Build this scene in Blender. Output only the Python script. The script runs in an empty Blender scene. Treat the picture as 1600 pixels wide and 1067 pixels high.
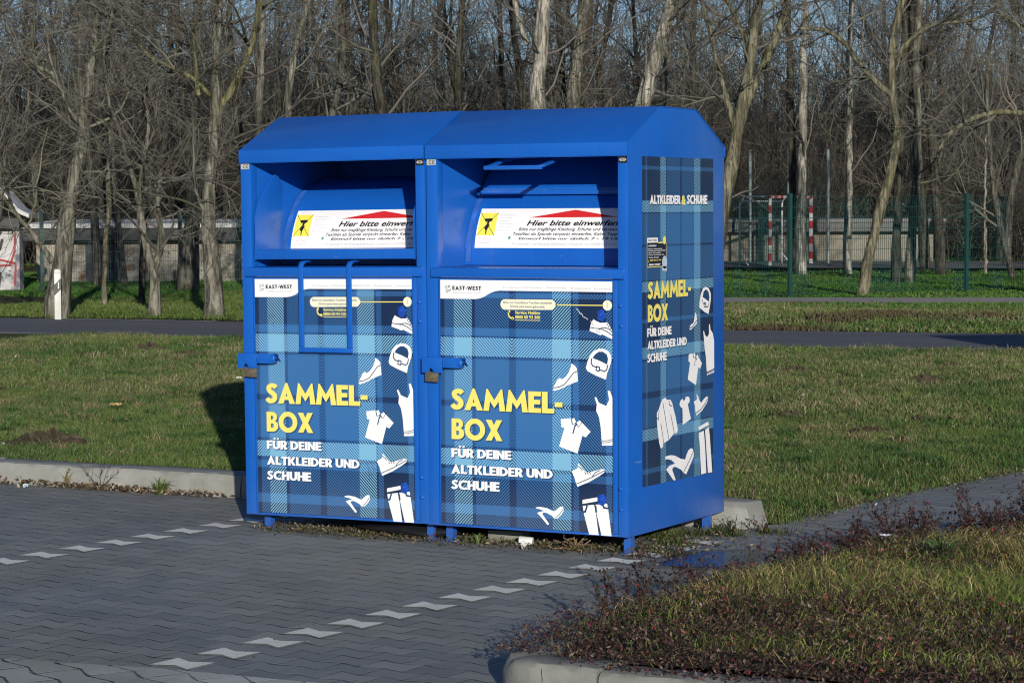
# Two blue clothes collection boxes on a paved car park, lawn, road, bare winter trees behind.
import bpy, math, random, json
import numpy as np
random.seed(7)
RNG = np.random.default_rng(11)
PI = math.pi
sc = bpy.context.scene
COL = sc.collection

# ------------------------------------------------------------------ camera, sun, sky
def vrot(yaw, pitch, roll):
    cy, sy, cp, sp = math.cos(yaw), math.sin(yaw), math.cos(pitch), math.sin(pitch)
    f = np.array([-sy*cp, cy*cp, sp]); r = np.array([cy, sy, 0.0]); u = np.cross(r, f)
    r2 = math.cos(roll)*r + math.sin(roll)*u; u2 = -math.sin(roll)*r + math.cos(roll)*u
    return r2, u2, f
CAM = np.array([6.3656, -10.8485, 1.7077])
CR, CU, CF = vrot(.4958, -.0546, -.0044)
from mathutils import Matrix, Vector
cam = bpy.data.cameras.new('camera'); camo = bpy.data.objects.new('camera', cam); COL.objects.link(camo)
M = Matrix.Identity(4)
for i in range(3):
    M[i][0] = CR[i]; M[i][1] = CU[i]; M[i][2] = -CF[i]; M[i][3] = CAM[i]
camo.matrix_world = M
cam.sensor_width = 36.0; cam.lens = 3830.72/1600*36; cam.shift_y = 5.08/1600
cam.clip_start = .1; cam.clip_end = 3000
cam.dof.use_dof = True; cam.dof.focus_distance = 12.4; cam.dof.aperture_fstop = 20.0
sc.camera = camo
try:
    sc.view_settings.view_transform = 'Standard'; sc.view_settings.look = 'None'
    sc.view_settings.exposure = 0; sc.view_settings.gamma = 1
except Exception: pass

SUN_EL = math.radians(12.8)
LD = Vector((-.592*math.cos(SUN_EL)/.977, .777*math.cos(SUN_EL)/.977, -math.sin(SUN_EL))).normalized()   # light travels this way
w = bpy.data.worlds.new('World'); sc.world = w; w.use_nodes = True
nt = w.node_tree; nt.nodes.clear()
sky = nt.nodes.new('ShaderNodeTexSky'); sky.sky_type = 'NISHITA'; sky.sun_disc = False
sky.sun_elevation = SUN_EL
sky.sun_rotation = math.atan2(-LD.x, -LD.y)
sky.air_density = 1.0; sky.dust_density = .25; sky.ozone_density = 4.5
bg = nt.nodes.new('ShaderNodeBackground'); bg.inputs[1].default_value = .082
out = nt.nodes.new('ShaderNodeOutputWorld')
tn = nt.nodes.new('ShaderNodeMix'); tn.data_type = 'RGBA'; tn.blend_type = 'MULTIPLY'; tn.inputs[0].default_value = 1; tn.inputs[7].default_value = (.99, .95, 1.09, 1)
nt.links.new(sky.outputs[0], tn.inputs[6]); nt.links.new(tn.outputs[2], bg.inputs[0]); nt.links.new(bg.outputs[0], out.inputs[0])
sl = bpy.data.lights.new('sun', 'SUN'); sl.energy = 4.9; sl.angle = math.radians(.5); sl.color = (1, .93, .82)
so = bpy.data.objects.new('sun', sl); COL.objects.link(so)
so.rotation_mode = 'QUATERNION'; so.rotation_quaternion = LD.to_track_quat('-Z', 'Y'); so.location = (20, -30, 30)
sc.render.filter_size = 1.05
sc.cycles.pixel_filter_type = 'BLACKMAN_HARRIS'; sc.cycles.filter_width = 1.1
sc.cycles.max_bounces = 5; sc.cycles.diffuse_bounces = 3; sc.cycles.glossy_bounces = 3

# ------------------------------------------------------------------ object helpers
def tag(o, label=None, cat=None, group=None, kind=None):
    if label: o['label'] = label
    if cat: o['category'] = cat
    if group: o['group'] = group
    if kind: o['kind'] = kind
    return o
def empty(name, loc, label, cat, group=None, rot=(0, 0, 0)):
    o = bpy.data.objects.new(name, None); COL.objects.link(o); o.location = loc; o.rotation_euler = rot
    o.empty_display_size = .1
    return tag(o, label, cat, group)
def link(name, me, m, parent=None, loc=None):
    o = bpy.data.objects.new(name, me); COL.objects.link(o)
    if m is not None:
        for mm in (m if isinstance(m, (list, tuple)) else [m]): me.materials.append(mm)
    if parent is not None: o.parent = parent
    if loc is not None: o.location = loc
    return o
class MB:
    def __init__(s): s.v = []; s.f = []; s.mi = []; s.cur = 0
    def poly(s, pts):
        n = len(s.v); s.v += [tuple(p) for p in pts]; s.f.append(tuple(range(n, n+len(pts)))); s.mi.append(s.cur); return s
    def box(s, x0, x1, y0, y1, z0, z1, b=0.0):
        return s.prism([(x0, y0), (x1, y0), (x1, y1), (x0, y1)], 'z', z0, z1)
    def prism(s, poly, axis, a, b):
        # poly: 2-D outline (counter-clockwise), extruded along axis from a to b
        if axis == 'z': P = lambda p, t: (p[0], p[1], t)
        elif axis == 'y': P = lambda p, t: (p[0], t, p[1])
        else: P = lambda p, t: (t, p[0], p[1])
        n = len(s.v); k = len(poly)
        ar = sum(poly[i][0]*poly[(i+1) % k][1]-poly[(i+1) % k][0]*poly[i][1] for i in range(k))
        if ar < 0: poly = poly[::-1]
        s.v += [P(p, a) for p in poly]+[P(p, b) for p in poly]
        F = [tuple(range(n+k-1, n-1, -1)), tuple(range(n+k, n+2*k))]
        for i in range(k):
            j = (i+1) % k; F.append((n+i, n+j, n+k+j, n+k+i))
        if axis == 'y': F = [f[::-1] for f in F]
        s.f += F; s.mi += [s.cur]*len(F); return s
    def tube(s, path, r, k=8, caps=True, sq=None):
        path = [np.array(p, float) for p in path]; n0 = len(s.v); m = len(path)
        rr = r if isinstance(r, (list, tuple, np.ndarray)) else [r]*m
        for i, p in enumerate(path):
            t = path[min(i+1, m-1)]-path[max(i-1, 0)]; t /= (np.linalg.norm(t)+1e-9)
            ref = np.array([1, 0, 0.]) if abs(t[0]) < .9 else np.array([0, 0, 1.])
            b = np.cross(t, ref); b /= np.linalg.norm(b); c = np.cross(b, t)
            for j in range(k):
                a = 2*PI*(j+.5)/k
                s.v.append(tuple(p+rr[i]*(math.cos(a)*b+math.sin(a)*c)))
        for i in range(m-1):
            for j in range(k):
                a, b_ = n0+i*k+j, n0+i*k+(j+1) % k
                s.f.append((a, a+k, b_+k, b_)); s.mi.append(s.cur)
        if caps:
            s.f.append(tuple(n0+j for j in range(k))); s.f.append(tuple(n0+(m-1)*k+j for j in range(k-1, -1, -1))); s.mi += [s.cur]*2
        return s
    def build(s, name, m, parent=None, loc=None, smooth=False, bevel=0, fix=True):
        me = bpy.data.meshes.new(name); me.from_pydata(s.v, [], s.f)
        me.polygons.foreach_set('material_index', s.mi)
        if fix:
            import bmesh
            bm = bmesh.new(); bm.from_mesh(me); bmesh.ops.recalc_face_normals(bm, faces=bm.faces)
            if bevel > 0:
                es = [e for e in bm.edges if len(e.link_faces) == 2 and e.calc_face_angle(0) > .5]
                bmesh.ops.bevel(bm, geom=es, offset=bevel, segments=2, profile=.6, affect='EDGES', clamp_overlap=True)
            bm.to_mesh(me); bm.free()
        if smooth or bevel > 0:
            me.polygons.foreach_set('use_smooth', [True]*len(me.polygons))
            if bevel > 0 or smooth == 'auto':
                try: me.set_sharp_from_angle(angle=math.radians(35))
                except Exception: pass
        me.update()
        return link(name, me, m, parent, loc)
def np_mesh(name, V, faces_loops, counts, col=None, smooth=False):
    """V (n,3), flat loop index array, per-face vertex count; col (n,3) point colour"""
    me = bpy.data.meshes.new(name)
    V = np.asarray(V, np.float32); L = np.asarray(faces_loops, np.int32).ravel(); cnt = np.asarray(counts, np.int32)
    me.vertices.add(len(V)); me.vertices.foreach_set('co', V.ravel())
    me.loops.add(len(L)); me.loops.foreach_set('vertex_index', L)
    st = np.zeros(len(cnt), np.int32); st[1:] = np.cumsum(cnt)[:-1]
    me.polygons.add(len(cnt)); me.polygons.foreach_set('loop_start', st)
    try: me.polygons.foreach_set('loop_total', cnt)
    except Exception: pass
    if smooth: me.polygons.foreach_set('use_smooth', np.ones(len(cnt), bool))
    me.update(calc_edges=True)
    if col is not None:
        a = me.attributes.new('tint', 'FLOAT_COLOR', 'POINT')
        c = np.ones((len(V), 4), np.float32); c[:, :3] = col
        a.data.foreach_set('color', c.ravel())
    return me
def copy_tree(o, parent=None, skip=()):
    c = o.copy(); COL.objects.link(c)
    if parent is not None: c.parent = parent
    for ch in list(o.children):
        if ch.name.split('.')[0] in skip: continue
        copy_tree(ch, c, skip)
    return c

# ------------------------------------------------------------------ material helpers
class NT:
    def __init__(s, name, rough=.6, spec=.5):
        s.m = bpy.data.materials.new(name); s.m.use_nodes = True; s.t = s.m.node_tree
        s.b = s.t.nodes['Principled BSDF']; s.b.inputs['Roughness'].default_value = rough
        s.b.inputs['Specular IOR Level'].default_value = spec
    def n(s, typ, **kw):
        x = s.t.nodes.new('ShaderNode'+typ)
        for k, v in kw.items(): setattr(x, k, v)
        return x
    def l(s, a, b): s.t.links.new(a, b)
    def val(s, sock, v):
        if hasattr(v, 'is_linked') or hasattr(v, 'links'): s.l(v, sock)
        else: sock.default_value = v
    def math(s, op, a, b=None, c=None, clamp=False):
        x = s.n('Math', operation=op); x.use_clamp = clamp
        s.val(x.inputs[0], a)
        if b is not None: s.val(x.inputs[1], b)
        if c is not None: s.val(x.inputs[2], c)
        return x.outputs[0]
    def coord(s, which='Object'):
        return s.n('TexCoord').outputs[which]
    def noise(s, scale, detail=4, rough=.55, vec=None, dist=0):
        x = s.n('TexNoise'); x.inputs['Scale'].default_value = scale; x.inputs['Detail'].default_value = detail
        x.inputs['Roughness'].default_value = rough; x.inputs['Distortion'].default_value = dist
        s.l(vec if vec is not None else s.coord(), x.inputs['Vector']); return x.outputs[0]
    def ramp(s, fac, stops, interp='LINEAR'):
        x = s.n('ValToRGB'); r = x.color_ramp; r.interpolation = interp
        while len(r.elements) < len(stops): r.elements.new(.5)
        for e, (p, c) in zip(r.elements, stops):
            e.position = p; e.color = (c, c, c, 1) if isinstance(c, (int, float)) else (*c, 1)
        s.l(fac, x.inputs[0]); return x.outputs[0]
    def mix(s, fac, a, b, mode='MIX'):
        x = s.n('Mix', data_type='RGBA', blend_type=mode)
        s.val(x.inputs[0], fac)
        for sock, v in ((x.inputs[6], a), (x.inputs[7], b)):
            if isinstance(v, tuple): sock.default_value = (*v, 1)
            else: s.l(v, sock)
        return x.outputs[2]
    def bump(s, h, strength=.3, dist=.01):
        x = s.n('Bump'); x.inputs['Strength'].default_value = strength; x.inputs['Distance'].default_value = dist
        s.l(h, x.inputs['Height']); s.l(x.outputs[0], s.b.inputs['Normal']); return x
    def col(s, c):
        if isinstance(c, tuple): s.b.inputs['Base Color'].default_value = (*c, 1)
        else: s.l(c, s.b.inputs['Base Color'])
        return s
MC = {}
def plain(name, c, rough=.6, metal=0, var=.12, scale=12, spec=.5):
    if name in MC: return MC[name]
    k = NT(name, rough, spec)
    f = k.noise(scale, 5)
    k.col(k.ramp(f, [(.25, tuple(x*(1-var) for x in c)), (.75, tuple(min(1, x*(1+var)) for x in c))]))
    k.b.inputs['Metallic'].default_value = metal
    MC[name] = k.m; return k.m
def m_tint(name, rough=.7, trans=0.0, spec=.3):
    """colour from the mesh's own point attribute, used for leaves and blades"""
    k = NT(name, rough, spec); a = k.n('Attribute'); a.attribute_name = 'tint'
    k.l(a.outputs['Color'], k.b.inputs['Base Color'])
    if trans > 0:
        tr = k.n('BsdfTranslucent'); k.l(a.outputs['Color'], tr.inputs[0])
        mx = k.n('MixShader'); mx.inputs[0].default_value = trans
        o = k.t.nodes['Material Output']
        k.l(k.b.outputs[0], mx.inputs[1]); k.l(tr.outputs[0], mx.inputs[2]); k.l(mx.outputs[0], o.inputs[0])
    return k.m

def m_paint():
    k = NT('blue_paint', .3, .5)
    p = k.coord('Object')
    n1 = k.noise(3.0, 5, .6, p); n2 = k.noise(60, 3, .6, p)
    c = k.ramp(n1, [(.3, (.0055, .094, .43)), (.7, (.0080, .107, .475))])
    sep = k.n('SeparateXYZ'); k.l(p, sep.inputs[0])
    mp = k.n('Mapping'); mp.inputs['Scale'].default_value = (40, 40, 1.2); k.l(p, mp.inputs[0])
    st = k.ramp(k.noise(1.0, 4, .6, mp.outputs[0]), [(.56, 0.0), (.80, .12)])       # run-off streaks
    low = k.ramp(sep.outputs[2], [(.08, .20), (.30, 0.0)])                           # splashed dust near the ground
    c = k.mix(k.math('ADD', k.math('MULTIPLY', st, .8), k.math('MULTIPLY', low, n1)), c, (.12, .15, .20))
    chip = k.math('GREATER_THAN', k.noise(30, 3, .6, p), .765)                       # stone chips
    c = k.mix(k.math('MULTIPLY', chip, .55), c, (.30, .36, .50))
    mps = k.n('Mapping'); mps.inputs['Scale'].default_value = (9, 9, 70); mps.inputs['Rotation'].default_value = (.5, .4, 0); k.l(p, mps.inputs[0])
    scr = k.math('MULTIPLY', k.math('GREATER_THAN', k.noise(1.0, 2, .5, mps.outputs[0]), .735), k.ramp(k.noise(1.7, 2, .5, p), [(.52, 0.0), (.60, .5)]))
    c = k.mix(scr, c, (.12, .22, .48))
    ru = k.math('MULTIPLY', k.ramp(sep.outputs[2], [(.02, 1.0), (.125, 0.0)]), k.ramp(k.noise(26, 4, .7, p), [(.50, 0.0), (.62, .85)]))
    c = k.mix(ru, c, (.085, .040, .020))
    k.col(c)
    k.l(k.ramp(k.noise(5, 4, .6, p), [(.3, .20), (.7, .38)]), k.b.inputs['Roughness'])
    k.bump(k.noise(1.8, 2, .5, p), .30, .02)
    return k.m
PAINT = m_paint()
NAVY = (.0050, .020, .068); DARKL = (.007, .036, .13); MIDB = (.033, .140, .36); LIGHT = (.185, .43, .63)
def m_plaid(name, ax, cols, rows, ccols, crows, xc, zc, per=.0168, dull=1.0):
    """printed tartan: warp colours along one axis, weft colours along z, woven by a diagonal twill"""
    k = NT(name, .36, .45)
    sep = k.n('SeparateXYZ'); k.l(k.coord('Object'), sep.inputs[0])
    x = sep.outputs[ax]; z = sep.outputs[2]
    def ramp1(v, edges, colors):
        lo, hi = edges[0], edges[-1]
        t = k.math('DIVIDE', k.math('SUBTRACT', v, lo), hi-lo, clamp=True)
        st = [(0 if i == 0 else (edges[i]-lo)/(hi-lo), colors[i]) for i in range(len(colors))]
        return k.ramp(t, st, 'CONSTANT')
    wa = ramp1(x, cols, ccols); we = ramp1(z, rows, crows)
    ph = k.math('SUBTRACT', k.math('ABSOLUTE', k.math('SUBTRACT', z, zc)), k.math('ABSOLUTE', k.math('SUBTRACT', x, xc)))
    h = k.math('GREATER_THAN', k.math('FRACT', k.math('ADD', k.math('DIVIDE', ph, per), 500.0)), .46)
    c = k.mix(h, wa, we)
    c = k.mix(k.ramp(k.noise(3, 4), [(.3, 0.0), (.8, .10)]), c, (.10, .12, .15))
    if dull < 1: c = k.mix(1-dull, c, (.03, .06, .09))
    c = k.mix(k.math('MULTIPLY', k.math('GREATER_THAN', k.noise(36, 3, .6), .775), .6), c, (.40, .42, .45))
    c = k.mix(k.math('MULTIPLY', k.ramp(z, [(.10, .30), (.34, 0.0)]), k.noise(7, 5, .7)), c, (.17, .17, .16))
    k.col(c); k.bump(k.noise(6, 3, .6), .10, .01); k.l(k.ramp(k.noise(4, 4, .6), [(.3, .26), (.7, .50)]), k.b.inputs['Roughness'])
    return k.m

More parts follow.
